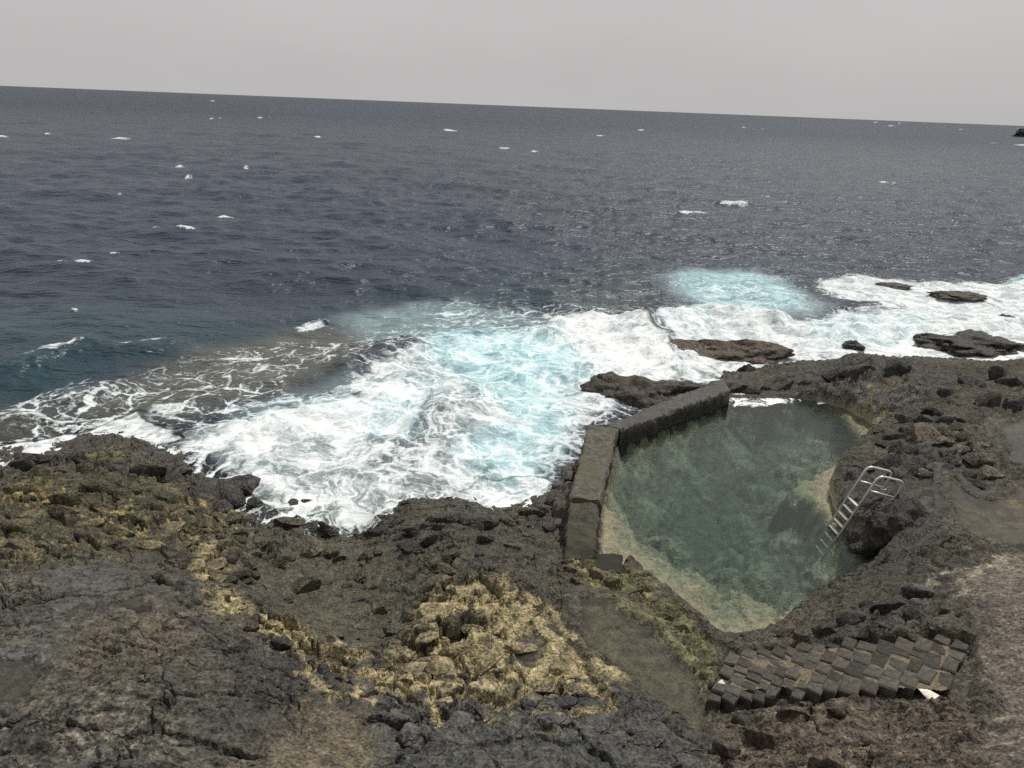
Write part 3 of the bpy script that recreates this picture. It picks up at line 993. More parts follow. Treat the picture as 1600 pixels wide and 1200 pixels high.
for pts, val, s_ in [
  ([(200,600),(330,545),(480,505),(560,515),(575,560),(430,620),(300,650),(100,690),(-50,680),(-50,650),(100,640)], .75, 2.6),
  ([(380,560),(560,500),(640,530),(560,560),(450,590)], .35, 2.4),
  ([(590,670),(660,645),(730,665),(700,692),(620,705)], .5, 1.0),
  ([(420,760),(700,760),(860,790),(600,840),(400,830)], .8, 1.0),
  ([(860,470),(1000,440),(1030,490),(990,495),(900,490)], .25, 2.0),
]:
    shal = np.maximum(shal, val * soft(wpoly(pts), xw, yw, s_))
teal = np.zeros_like(foam)
for pts, val, s_ in [
  ([(-100,480),(200,470),(500,500),(480,520),(200,590),(-100,660)], .8, 4),
  ([(400,480),(900,420),(1300,400),(1300,450),(1000,500),(700,520)], .55, 5),
  ([(-80,560),(100,550),(200,560),(100,620),(-80,650)], 1.0, 2),
]:
    teal = np.maximum(teal, val * soft(wpoly(pts), xw, yw, s_))
# whitecaps out at sea: picture point, half-length, half-height
CAPS = [(1590,226,16,2.4),(1086,335,22,1.5),(1147,319,22,1.7),(702,204,13,2),(188,217,16,2.2),(6,214,10,2),(281,261,9,2),(293,274,6,1.6),(787,232,10,2),(354,340,12,2),(132,415,15,2.2),
 (95,412,8,1.6),(178,398,7,1.6),(935,212,6,1.2),(1000,203,5,1.2),(1420,198,5,1.2),(1385,286,8,1.6),(343,158,4,1.4),(410,184,4,1.2),(77,210,4,1.4),(498,215,6,1.4),
 (1480,196,3,1),(1170,200,3,1),(835,237,5,1.2),(1300,188,3,1),(290,359,14,1.8),(120,489,8,2.5)]
rc = random.Random(5)
for _ in range(7):
    yq = 175 + 260 * rc.random() ** 1.6
    CAPS.append((rc.uniform(-20, 1620), yq + 10, rc.uniform(2, 6), rc.uniform(.8, 1.3)))
for (cx, cy, rx, ry) in CAPS:
    a0 = at(cx, cy, 0)
    mp = np.linalg.norm(a0 - C0) / FPX
    tw = (-.16 if cx == 1086 else -.03) * min(1, 80 / a0[1]) * 6
    a1 = a0 + np.array([rx * mp, -tw * rx * mp, 0])
    if a0[1] > 9000 or a0[1] < 0:
        continue
    a2 = at(cx, cy - ry, 0)
    ux, uy = a1[0] - a0[0], a1[1] - a0[1]
    ln = math.hypot(ux, uy)
    wd = max(min(max(a2[1] - a0[1], .25), ln * .8), a0[1] ** 2 * (.105 / NS) * .75)
    k = (np.abs(x - a0[0]) < ln * 1.6 + wd) & (np.abs(y - a0[1]) < ln + wd * 2.2)
    if not k.any():
        continue
    px_, py_ = x[k] - a0[0], y[k] - a0[1]
    al = (px_ * ux + py_ * uy) / ln
    ac = py_ - al * (uy / ln)
    q = (al / ln) ** 2 + ((ac + .3 * wd * np.sin(al * 2.5 / ln)) / wd) ** 2
    foam[k] = np.maximum(foam[k], (1 - sstep(.2, 1.3, q)) * (.85 if a0[1] < 400 else .62))
    z[k] += .25 * (1 - sstep(.2, 1.6, q)) * min(1, wd)
# breakers: ridges of white water, rough on top
for pts, amp, wd in [
  ([(430,670),(540,625),(600,598),(650,592),(692,622),(700,650)], .34, 1.3),
  ([(560,560),(660,530),(760,515)], .35, 1.0),
  ([(860,512),(930,492),(990,512),(1030,545)], .50, 1.3),
  ([(1022,505),(1060,482),(1130,482),(1220,500)], .6, 1.0),
  ([(1270,450),(1330,438),(1400,440)], .45, 1.0),
  ([(0,640),(60,622),(140,612)], .35, .8),
  ([(20,570),(70,550),(130,536)], .4, .9),
  ([(190,546),(270,532)], .3, .8),
  ([(700,640),(780,600),(830,560)], .25, 1.5),
  ([(1300,520),(1420,505),(1600,500)], .35, 1.2),
]:
    ln = zpoly(pts, .2)
    d = np.full(int(nearm.sum()), 1e9)
    xn, yn = x[nearm], y[nearm]
    for i in range(len(ln) - 1):
        ax, ay = ln[i]
        ex, ey = ln[i + 1] - ln[i]
        t = np.clip(((xn - ax) * ex + (yn - ay) * ey) / (ex * ex + ey * ey), 0, 1)
        d = np.minimum(d, np.hypot(xn - ax - ex * t, yn - ay - ey * t))
    d = d + .35 * fbm(xn, yn, .9, 3, 95)
    z[nearm] += amp * np.exp(-np.clip(d, 0, 9) ** 2 / (wd * wd)) * (.75 + .5 * fbm(xn, yn, 1.1, 3, 96))
fm = np.clip(foam, 0, 1)[nearm] * sstep(.15, .9, foam[nearm])
xn, yn = x[nearm], y[nearm]
bil = np.abs(fbm(xn, yn, .6, 4, 97, .5)) * .42 + fbm(xn, yn, 2.6, 4, 98, .5) * .05 - .06
z[nearm] += fm * bil * (.35 + .65 * sstep(.0, .8, -sbase[nearm]))
z[nearm] = np.where(bed[nearm] > -.05, np.minimum(z[nearm], .12 + .06 * fm), z[nearm])
clear = np.exp(-np.clip(z - bed, 0, 5) * 4.5) * (bed > -1.5)
farA = sstep(60, 420, y)
keep = ((sbase < .55) | (y > 30)) & (~ins_pool) & (bed < .8)
F = grid_faces(NS, NCS, keep)
V = np.stack([x + hx, y + hy, z], 1)
V, F, (fo_, ae_, sh_, cl_, fa_, te_), _ = compact(V, F, [foam, aer, shal, clear, farA, teal])
sea = mesh_obj('sea', V, F, MAT_SEA, attrs={'foam': fo_, 'aer': ae_, 'shallow': sh_, 'clear': cl_, 'far': fa_, 'teal': te_})
tag(sea, 'grey-blue open sea breaking into white and turquoise foam', kind='structure')

# ------------------------------------------------------------------ rock bodies
def ico(sub):
    bm = bmesh.new()
    bmesh.ops.create_icosphere(bm, subdivisions=sub, radius=1.0)
    v = np.array([p.co[:] for p in bm.verts])
    f = np.array([[q.index for q in p.verts] for p in bm.faces])
    bm.free()
    return v, f

ICO = {s: ico(s) for s in (3, 4, 5)}

def boulder_shape(seed, sub=4, cuts=11, rough=.10, cut_lo=.42, cut_hi=.86):
    r = np.random.default_rng(seed)
    v, f = ICO[sub]
    v = v.copy()
    for _ in range(cuts):
        n = r.normal(size=3)
        n /= np.linalg.norm(n)
        d = r.uniform(cut_lo, cut_hi)
        ex = np.clip(v @ n - d, 0, None)
        v -= ex[:, None] * n[None] * .985
    off = r.uniform(-50, 50, 3)
    out = np.empty_like(v)
    for i, p in enumerate(v):
        q = Vector(p * 1.7 + off)
        k = mnoise.fractal(q, .9, 2.1, 5) * rough
        kk = mnoise.fractal(Vector(p * 5 + off), .7, 2.2, 3) * rough * .30
        out[i] = p * (1 + k + kk)
    return out, f

SHAPES = [boulder_shape(100 + i, 3, 13 + i % 8, .07, .40, .80) for i in range(16)]
SHAPES_HI = [boulder_shape(200 + i, 4, 10 + i % 5, .12) for i in range(6)]

def place_rocks(specs):
    """stones whose picture size is about w by h, resting in the ground; each spec is a dict"""
    gps = ground([(q['px'], q['py'] + q['h'] * .3) for q in specs])
    lz = land(gps[:, 0], gps[:, 1])
    built = []
    for q, gp, z_ in zip(specs, gps, lz):
        px, py = q['px'], q['py']
        D = np.linalg.norm(gp - C0)
        mpp = D / math.sqrt(FPX ** 2 + (px - 800) ** 2 + (py - 600) ** 2)
        a = q['w'] * mpp * .5
        el = math.asin((HC - gp[2]) / D)
        # picture height = depth*sin(el) + height*cos(el)
        hgt = max(.04, q.get('flat') or a * .62)
        b = max(a * .45, (q['h'] * mpp * .5 - hgt * .5 * math.cos(el)) / math.sin(el))
        b = min(b, a * 1.5)
        r = random.Random(int(px * 7 + py * 13))
        lib = SHAPES_HI if q.get('hi') else SHAPES
        sv, sf = lib[r.randrange(len(lib))]
        v = sv.copy()
        # turn the shape itself first so that repeats do not look alike
        t0 = r.uniform(0, 6.28)
        c_, s_ = math.cos(t0), math.sin(t0)
        v = np.stack([v[:, 0] * c_ - v[:, 1] * s_, v[:, 0] * s_ + v[:, 1] * c_, v[:, 2] * r.choice((-1, 1))], 1)
        fl = v[:, 2].min() < -2
        v = v * np.array([a, b, hgt]) * 1.12
        v[:, 2] += v[:, 0] * r.uniform(-.25, .25) + v[:, 1] * r.uniform(-.1, .2)
        ang = math.radians(r.uniform(-25, 25))
        c_, s_ = math.cos(ang), math.sin(ang)
        v = np.stack([v[:, 0] * c_ - v[:, 1] * s_, v[:, 0] * s_ + v[:, 1] * c_, v[:, 2]], 1)
        f_ = sf
        if np.linalg.det(np.array([v[sf[0][1]] - v[sf[0][0]], v[sf[0][2]] - v[sf[0][0]], v[sf[0]].mean(0)])) < 0:
            f_ = sf[:, ::-1]
        cz = .5 * z_ + .5 * gp[2]
        org_ = np.array([gp[0], gp[1], cz + hgt * (1 - 2 * q.get('sink', .42)) + q.get('zoff', 0)])
        built.append((q, v, f_, org_, r.uniform(.82, 1.2)))
    allv = np.concatenate([v + o_ for _, v, _, o_, _ in built]).astype(np.float32)
    _, colA, wetA, _, _ = land(allv[:, 0], allv[:, 1], True)
    nA = fbm(allv[:, 0], allv[:, 1] + allv[:, 2], 6, 4, 5)
    res, i = [], 0
    for q, v, f_, org_, k in built:
        sl_ = slice(i, i + len(v))
        i += len(v)
        t = q['tint']
        col = colA[sl_] * (1 - t[3]) + np.array(t[:3]) * t[3] * (1 + .45 * nA[sl_])[:, None]
        o = mesh_obj(q['name'], v, f_, MAT_ROCK, q.get('parent'), True, {'wet': wetA[sl_]}, col * k)
        o.data.set_sharp_from_angle(angle=math.radians(33))
        o.location = org_
        res.append(o)
    return res

OLIVE = (.085, .075, .042, .45)
GOLD = (.25, .205, .12, .55)
DARK = (.040, .036, .032, .85)
GREY = (.068, .067, .064, .8)
BROWN = (.075, .058, .046, .8)
WARM = (.125, .105, .080, .8)

# stones that belong to the shore: picture place and size
ROCKS = [
 # centre blocks
 (762,952,78,62,GOLD),(690,945,62,40,GOLD),(668,975,60,34,GOLD),(712,1008,66,34,GOLD),(745,1012,52,30,GOLD),(800,985,56,34,GOLD),(810,1005,60,30,GOLD),(665,995,40,32,GOLD),
 (640,1040,70,44,GOLD),(690,1030,80,46,GOLD),(760,1030,60,30,GOLD),(905,1062,90,40,GOLD),(870,1040,44,30,OLIVE),(850,1060,60,30,GOLD),(700,880,40,30,OLIVE),(690,905,44,36,OLIVE),
 (720,915,38,36,OLIVE),(740,895,40,26,OLIVE),(705,860,30,20,OLIVE),(620,975,50,36,OLIVE),(640,955,40,26,OLIVE),(600,950,36,22,OLIVE),(690,960,36,22,GOLD),(730,975,50,26,GOLD),
 (830,960,36,26,OLIVE),(860,985,34,22,OLIVE),(880,1010,40,24,OLIVE),(652,1082,40,30,GREY),
 (560,1052,44,32,GREY),(578,1078,30,22,GREY),(520,1050,40,26,GREY),(835,1085,50,40,GREY),(760,1108,50,40,GREY),(720,1120,48,50,GREY),(640,1140,70,50,GREY),
 (610,1110,34,24,GREY),(890,1090,60,34,GREY),(870,1120,60,44,GREY),(800,1130,60,50,GREY),(940,1120,66,60,GREY),(950,1160,80,44,GREY),(680,1165,60,40,GREY),(540,1020,50,30,GOLD),
 (500,1000,44,26,GOLD),(470,985,60,26,GOLD),(430,970,36,20,GOLD),(405,958,44,22,GOLD),(550,1008,30,18,GOLD),(975,1110,50,30,GREY),(1010,1150,56,40,GREY),(1040,1180,60,40,GREY),
 # left field, near the surf and up the slope
 (335,872,36,32,GOLD),(362,860,26,24,OLIVE),(385,850,30,34,OLIVE),(405,838,30,30,OLIVE),(375,828,34,22,OLIVE),(350,835,30,20,OLIVE),(330,845,34,26,GOLD),(312,862,30,20,GOLD),
 (302,878,36,24,GOLD),(340,897,34,20,GOLD),(330,910,26,20,GOLD),(390,880,34,20,OLIVE),(375,890,40,20,OLIVE),(360,905,30,16,OLIVE),(385,905,28,16,OLIVE),(300,820,40,26,OLIVE),
 (270,815,44,24,GOLD),(252,838,50,22,GOLD),(265,828,40,16,GOLD),(235,850,52,18,GOLD),(290,845,30,18,GOLD),(275,858,34,18,GOLD),(300,793,40,24,OLIVE),(340,808,44,22,OLIVE),
 (320,826,32,18,OLIVE),(268,770,44,30,OLIVE),(245,765,34,24,OLIVE),(220,762,46,26,OLIVE),(250,790,46,26,OLIVE),(225,785,40,22,OLIVE),(190,770,50,24,OLIVE),(160,760,60,24,OLIVE),
 (130,750,50,20,OLIVE),(130,730,40,18,OLIVE),(60,745,60,22,OLIVE),(95,735,44,18,OLIVE),(180,735,50,18,DARK),(230,735,60,18,DARK),(275,742,50,18,DARK),(60,715,60,18,DARK),
 (30,728,50,18,DARK),(120,715,40,14,DARK),(20,760,50,22,OLIVE),(60,770,60,22,OLIVE),(110,778,60,24,OLIVE),(160,790,60,24,OLIVE),(205,808,54,22,OLIVE),(150,812,56,20,GOLD),
 (100,800,60,20,OLIVE),(50,798,60,20,GOLD),(10,800,44,22,OLIVE),(40,822,60,20,OLIVE),(95,826,56,20,GOLD),(140,838,50,20,DARK),(185,830,50,18,OLIVE),(20,850,54,22,OLIVE),
 (75,850,50,20,OLIVE),(310,758,36,22,DARK),(290,735,40,16,DARK),(330,780,34,22,DARK),(400,862,28,20,OLIVE),(415,850,20,18,OLIVE),
 # lip of the plateau
 (352,930,30,18,GOLD),(372,942,34,18,GOLD),(392,975,40,22,DARK),(440,1000,46,26,DARK),(480,1022,40,26,GREY),(505,1040,36,24,GREY),
 # around the basin
 (475,900,60,48,OLIVE),(560,935,24,14,GREY),(585,915,20,12,OLIVE),(455,870,30,16,OLIVE),(530,870,26,14,DARK),(520,990,36,22,OLIVE),
 # middle shore
 (700,802,66,40,DARK),(735,812,60,22,DARK),(760,818,44,18,BROWN),(670,815,44,24,DARK),(645,830,40,20,DARK),(790,812,36,16,BROWN),(830,802,40,20,BROWN),(815,815,36,16,BROWN),
 (620,815,30,14,DARK),(700,848,40,20,DARK),(640,855,50,22,DARK),(670,840,40,20,DARK),(760,840,44,20,DARK),(800,850,40,18,OLIVE),(825,870,36,18,OLIVE),
 # outside the concrete wall
 (895,700,30,34,BROWN),(885,728,34,34,BROWN),(874,752,36,34,BROWN),(866,776,40,30,BROWN),(852,795,44,24,BROWN),(880,790,30,30,BROWN),(872,815,30,24,BROWN),(905,682,20,30,BROWN),(858,820,30,18,DARK),
 # pool rim, wall foot
 (888,874,40,26,OLIVE),(918,884,46,26,OLIVE),(930,890,44,24,OLIVE),(955,905,40,22,OLIVE),(985,925,46,24,OLIVE),(1010,935,36,22,OLIVE),(1035,955,44,26,OLIVE),(1060,975,40,26,OLIVE),(1085,995,36,26,OLIVE),(905,905,36,22,OLIVE),(890,890,30,20,OLIVE),
 (1105,1020,34,30,OLIVE),(1110,1050,30,34,OLIVE),(1095,1035,26,24,OLIVE),(965,935,34,18,OLIVE),
 # heap right of the ladder
 (1440,676,38,30,WARM),(1428,700,46,24,GREY),(1440,718,34,26,GREY),(1400,702,56,26,GREY),(1385,722,60,26,GREY),(1375,690,30,20,DARK),(1395,680,34,20,DARK),(1415,672,30,18,DARK),(1418,655,36,18,GREY),
 (1445,655,34,16,GREY),(1462,645,28,12,DARK),(1470,670,34,18,WARM),(1485,690,36,18,WARM),(1505,680,40,20,WARM),(1520,692,36,18,WARM),(1500,700,40,22,WARM),(1475,705,36,26,GREY),(1490,718,34,20,GREY),
 (1468,728,34,30,WARM),(1450,738,40,20,GREY),(1525,715,44,24,WARM),(1550,715,34,24,WARM),(1545,735,44,26,WARM),(1510,740,40,22,BROWN),(1530,755,40,20,BROWN),(1400,738,44,20,GREY),(1355,728,40,22,GREY),
 (1335,738,34,20,GREY),(1475,655,30,14,GREY),(1490,665,30,14,WARM),(1430,735,30,16,GREY),
 # ridge and the flat behind
 (1400,575,60,16,DARK),(1345,578,50,16,DARK),(1300,590,44,14,DARK),(1560,585,60,14,GREY),(1520,600,60,14,GREY),(1580,600,50,14,GREY),(1480,610,50,12,GREY),(1540,630,60,16,BROWN),(1590,635,50,18,GREY),
 (1142,600,60,26,BROWN),(1150,606,50,20,DARK),(1170,612,30,14,DARK),(1225,603,40,12,DARK),(1260,600,40,14,DARK),(1195,606,30,10,DARK),
 # above the paving
 (1330,965,60,28,GREY),(1390,945,70,34,GREY),(1430,960,60,30,GREY),(1350,985,44,22,DARK),(1290,985,44,24,DARK),(1255,995,44,22,DARK),(1480,950,40,22,WARM),(1470,975,40,20,WARM),(1505,960,34,16,GREY),
 (1400,975,50,22,GREY),(1440,925,60,22,GREY),(1230,985,34,20,DARK),
 # below the paving
 (1240,1115,60,26,BROWN),(1310,1110,50,24,BROWN),(1160,1120,60,40,DARK),(1200,1150,70,40,BROWN),(1420,1110,50,20,WARM),(1140,1165,60,40,BROWN),(1280,1160,80,40,BROWN),(1380,1150,70,34,WARM),(1300,1195,80,40,BROWN),
]
rsc = random.Random(77)
def scatter(n, x0, x1, y0, y1, s0, s1, tints):
    for _ in range(n):
        w_ = rsc.uniform(s0, s1)
        ROCKS.append((rsc.uniform(x0, x1), rsc.uniform(y0, y1), w_, w_ * rsc.uniform(.45, .75), rsc.choice(tints)))
scatter(18, 560, 860, 800, 870, 16, 34, (DARK, BROWN, DARK, OLIVE))
scatter(12, 300, 430, 780, 900, 16, 30, (OLIVE, OLIVE, DARK))
scatter(10, 20, 300, 720, 850, 20, 40, (OLIVE, DARK))
scatter(8, 430, 640, 850, 1000, 12, 24, (OLIVE, DARK))
scatter(8, 1370, 1560, 640, 750, 16, 32, (GREY, WARM, DARK))
scatter(6, 560, 1060, 1090, 1190, 24, 50, (GREY,))
scatter(6, 1240, 1480, 930, 990, 18, 36, (GREY, DARK))

def rock_spec(px, py, w_, h_, t_):
    low = (t_ is GREY or t_ is WARM) and py > 1000
    kt = rsc.uniform(.75, 1.2)
    tint = tuple(c * kt for c in t_[:3]) + (t_[3] * rsc.uniform(.7, 1.1),)
    return dict(name='rock', px=px, py=py, w=w_ * (.98 if t_ in (OLIVE, GOLD) else 1.05), h=h_, parent=shore, tint=tint,
                sink=.46 if t_ in (OLIVE, GOLD) else .44,
                flat=(.05 + .0012 * w_) if t_ is GOLD else (.07 + .0008 * w_) if low else None)
place_rocks([rock_spec(*r_) for r_ in ROCKS])

# loose boulders the surf washes round
BOULDERS = [
 (377,753,66,48,DARK,'large wet round boulder with foam streaming round it'),
 (362,772,46,34,DARK,'dark wet boulder leaning on the seaward large round boulder'),
 (318,765,44,32,DARK,'wedge of dark wet boulder landward of the round surf boulder'),
 (400,789,46,17,DARK,'low flat dark boulder ringed by white foam'),
 (345,792,38,26,DARK,'dark boulder at the foam edge below the large round one'),
 (455,790,26,17,DARK,'small dark boulder, seaward of a touching pair in the foam'),
 (480,788,34,18,BROWN,'brownish boulder, landward of a touching pair in the foam'),
 (452,818,44,20,OLIVE,'long low olive boulder lying where the foam runs out'),
 (515,828,40,20,DARK,'slab-like dark boulder at the end of the foam tongue'),
 (488,855,36,28,OLIVE,'squarish olive boulder standing in the wet basin'),
 (517,858,30,26,OLIVE,'greenish-brown boulder touching the squarish basin boulder'),
 (437,880,34,15,OLIVE,'low oval stone lying alone at the basin edge'),
 (563,903,20,16,OLIVE,'small lone stone in the middle of the wet basin'),
 (372,716,40,14,DARK,'low dark boulder barely above the white surf'),
 (350,712,16,9,DARK,'very small dark stone poking out of the surf'),
 (410,725,36,12,DARK,'thin dark rock awash in the surf'),
 (1450,645,34,15,DARK,'black loose boulder lying on the grey rock behind the heap'),
 (1448,676,52,36,WARM,'biggest rounded grey-brown boulder of the heap above the ladder'),
 ]
for o, q_ in zip(place_rocks([dict(name='boulder', px=b_[0], py=b_[1], w=b_[2], h=b_[3], sink=.32, tint=b_[4], hi=True, zoff=.03) for b_ in BOULDERS]), BOULDERS):
    tag(o, q_[5], 'boulder', 'loose boulders on the shore')

def outcrop(name, px, py, wpx, hpx, hgt, tint, lab, z0=0.0, seed=1, rough=.34, parent=None, rot=0, depth_k=1.0, cuts=7):
    """a lumpy rock mass standing in the sea; (px, py) is the middle of its waterline"""
    p = at(px, py, z0)
    D = np.linalg.norm(p - C0)
    mpp = D / math.sqrt(FPX ** 2 + (px - 800) ** 2 + (py - 600) ** 2)
    a = wpx * mpp * .5
    b = max(a * .3, min(a * .9, hpx * mpp * .5 / max(.15, (HC - z0) / D))) * depth_k
    v, f = boulder_shape(seed, 5, cuts, rough, .6, .95)
    c_, s_ = math.cos(math.radians(rot)), math.sin(math.radians(rot))
    v = v * np.array([a, b, hgt])
    fine = np.array([mnoise.fractal(Vector(q * 2.2 + seed), .8, 2.1, 5) for q in v])
    ridg = np.array([1 - abs(mnoise.noise(Vector((q[0] * 1.6 + seed, q[1] * 3.0, q[2] * 3.5)))) for q in v])
    v[:, 2] += fine * .12 * min(1, hgt) + ridg * .10 * hgt
    v[:, 0] += fine * .06 * a * .3
    v = np.stack([v[:, 0] * c_ - v[:, 1] * s_, v[:, 0] * s_ + v[:, 1] * c_, v[:, 2]], 1)
    n = fbm(v[:, 0] + seed, v[:, 1] + v[:, 2], 2.5, 4, 3)
    col = np.array(tint[:3])[None] * (1 + .4 * n)[:, None]
    wet = np.clip(.75 - v[:, 2] / max(hgt, .1) * .5, .1, 1)
    o = mesh_obj(name, v, f, MAT_ROCK, parent, True, {'wet': wet}, col)
    o.location = p
    return o

for args, kw, lab in [
 ((1140,554,190,28,.55,(.085,.066,.048)), dict(seed=11), 'long brown rock in the white surf beyond the far end of the wall'),
 ((1008,622,190,34,.75,(.062,.052,.042)), dict(seed=42, cuts=12), 'dark craggy rock behind the far concrete wall section'),
 ((1530,540,170,26,.45,(.045,.040,.036)), dict(seed=13), 'black ridged rock in the surf near the far ridge'),
 ((1500,462,90,8,.17,(.060,.050,.042)), dict(seed=14), 'low brown rock awash in the outer foam'),
 ((1572,500,26,8,.22,(.045,.040,.036)), dict(seed=15), 'small dark rock alone in the white water above the ridged rock'),
 ((1166,586,32,10,.35,(.035,.032,.030)), dict(seed=16), 'small black rock between the brown surf rock and the wall end'),
 ((1333,541,34,8,.2,(.050,.042,.036)), dict(seed=17), 'small rock barely breaking the foam off the ridge'),
 ((1395,447,60,6,.13,(.06,.052,.045)), dict(seed=18), 'farthest foam-covered rock at the edge of the breaking water'),
 ((1600,214,30,5,5.5,(.05,.046,.042)), dict(seed=19), 'distant dark islet on the sea near the horizon'),
]:
    tag(outcrop('sea_rock', *args, lab, **kw), lab, 'rock', 'rocks standing in the sea')

# the bulging rock that carries the ladder, hollow underneath
lr = outcrop('rock', 1408, 838, 150, 62, .85, (.036, .033, .030), '', z0=.78, seed=31, rough=.26, parent=shore, depth_k=.95, cuts=9)

# ------------------------------------------------------------------ concrete wall of the pool
def concrete_block(name, top, z_top, z_bot, mat, parent, nl=40, nw=8, seed=0, wear=.02, flare=0.0):
    wear *= 1.5
    """top: four plan corners (start left, start right, end right, end left)"""
    a, b, c, d = [np.array(t[:2]) for t in top]
    zt = z_top if isinstance(z_top, (tuple, list)) else (z_top, z_top)
    vs, fs, idx = [], [], {}
    nh = 10
    # ring of the cross-section: down one side, across the top, down the other
    ring = [(0, -1 + j / nh) for j in range(nh)] + [(i / nw, 0) for i in range(nw + 1)] + [(1, -(j + 1) / nh) for j in range(nh)]
    for i in range(nl + 1):
        t = i / nl
        L, R = a + (d - a) * t, b + (c - b) * t
        for (s, dz) in ring:
            p = L + (R - L) * s
            zz = zt[0] + (zt[1] - zt[0]) * t
            z_ = zz + dz * (zz - z_bot)
            k = mnoise.fractal(Vector((p[0] * 2.3 + seed, p[1] * 2.3, z_ * 2.3)), .8, 2.1, 5)
            k2 = mnoise.fractal(Vector((p[0] * 7 + seed, p[1] * 7, z_ * 7)), .8, 2.1, 3)
            edge_ = (s in (0, 1) and abs(dz) < .05) or i in (0, nl)
            wob = mnoise.noise(Vector((p[0] * .9 + seed, p[1] * .9, 3.1))) * .05
            q = p + (R - L) / np.linalg.norm(R - L) * (wob + (k * wear + k2 * wear * .3) * (1 if s > .5 else -1) * (1 if s in (0, 1) else .2) + (flare * dz * (-1 if s > .5 else 1) if s in (0, 1) else 0))
            z2 = z_ + k * wear * .8 + k2 * wear * .25 - (abs(k2) * wear * 2.2 + max(0, k) * wear * 1.6 + .012 if edge_ else 0)
            vs.append((q[0], q[1], z2))
    n = len(ring)
    for i in range(nl):
        for j in range(n - 1):
            fs.append((i * n + j, i * n + j + 1, (i + 1) * n + j + 1, (i + 1) * n + j))
    fs.append(tuple(range(n))[::-1])
    fs.append(tuple(nl * n + j for j in range(n)))
    o = mesh_obj(name, vs, fs, mat, parent, True)
    me = o.data
    for p in me.polygons[-2:]:
        p.use_smooth = False
    me.set_sharp_from_angle(angle=math.radians(50))
    return o

WZ = 1.05
wall = empty('pool_wall', tuple(at(925, 760, .3)))
tag(wall, 'weathered concrete wall holding the pool against the sea, bent in the middle', 'wall')
org = np.array(wall.location)
def rel(o):
    o.location = (-org[0], -org[1], -org[2])
    return o
q = lambda px, py, z=WZ: at(px, py, z)
rel(concrete_block('wall_section', [q(880, 880, .74), q(930, 874, .74), q(934, 789), q(886, 779)], (.76, 1.04), -.4, MAT_CONC, wall, 60, 14, 3, .05))
rel(concrete_block('wall_section', [q(889, 777), q(936, 786), q(967, 668), q(919, 664)], WZ, -.6, MAT_CONC, wall, 130, 14, 8, .04))
rel(concrete_block('wall_section', [q(944, 662), q(970, 671), q(1142, 608), q(1128, 590)], WZ - .02, -.6, MAT_CONC_WET, wall, 130, 14, 15, .04))
rel(concrete_block('step', [q(916, 893, .72), q(972, 893, .72), q(972, 866, .72), q(928, 863, .72)], .74, .0, MAT_CONC, wall, 10, 8, 21, .03))

# ------------------------------------------------------------------ ladder
def tube(name, pts, r, mat, parent, org, seg=10, bend=0.0):
    P = [Vector(p) for p in pts]
    if bend:
        Q = [P[0]]
        for i in range(1, len(P) - 1):
            a, b = (P[i - 1] - P[i]), (P[i + 1] - P[i])
            ra = min(bend, a.length * .45)
            rb = min(bend, b.length * .45)
            A, B = P[i] + a.normalized() * ra, P[i] + b.normalized() * rb
            for t in np.linspace(0, 1, 7):
                Q.append(A * (1 - t) ** 2 + P[i] * 2 * t * (1 - t) + B * t * t)
        Q.append(P[-1])
        P = Q
    vs, fs = [], []
    up = Vector((0.13, 1, .07)).normalized()
    for i, p in enumerate(P):
        t = (P[min(i + 1, len(P) - 1)] - P[max(i - 1, 0)]).normalized()
        u_ = (up - t * up.dot(t)).normalized()
        w_ = t.cross(u_)
        for k in range(seg):
            an = 2 * math.pi * k / seg
            vs.append(p + u_ * (r * math.cos(an)) + w_ * (r * math.sin(an)) - Vector(org))
    n = len(P)
    for i in range(n - 1):
        for k in range(seg):
            fs.append((i * seg + k, i * seg + (k + 1) % seg, (i + 1) * seg + (k + 1) % seg, (i + 1) * seg + k))
    fs.append(tuple(range(seg))[::-1])
    fs.append(tuple((n - 1) * seg + k for k in range(seg)))
    return mesh_obj(name, [tuple(v) for v in vs], fs, mat, parent, True)

FT = np.array((6.854, 12.606, .55))          # front stile at the water
BK = np.array((6.818, 13.011, .55))          # back stile
ax_ = (FT - BK) / np.linalg.norm(FT - BK)
hz = np.array((-ax_[1], ax_[0], 0))
if hz[0] < 0:
    hz = -hz
TOPH, LEAN = 1.43, .56
ldr = empty('pool_ladder', tuple((FT + BK) / 2))
tag(ldr, 'stainless steel pool ladder with bent handrails leaning on the black rock', 'ladder')
lo_ = (FT + BK) / 2
sl = (hz * LEAN + np.array((0, 0, TOPH)))
for base_pt in (FT, BK):
    b0 = base_pt - sl * .42
    top_ = base_pt + sl
    end = top_ + hz * .565 + np.array((0, 0, -.14))
    foot = end + hz * -.11 + np.array((0, 0, -.40))
    mid = base_pt + sl * .765
    tube('handrail', [b0, top_, end, foot], .026, MAT_STEEL, ldr, lo_, 12, .13)
    tube('flange', [foot - np.array((0, 0, .02)), foot + np.array((0, 0, .012))], .055, MAT_STEEL, ldr, lo_, 14)
    tube('brace', [mid, foot + np.array((0, 0, .03))], .020, MAT_STEEL, ldr, lo_, 10)
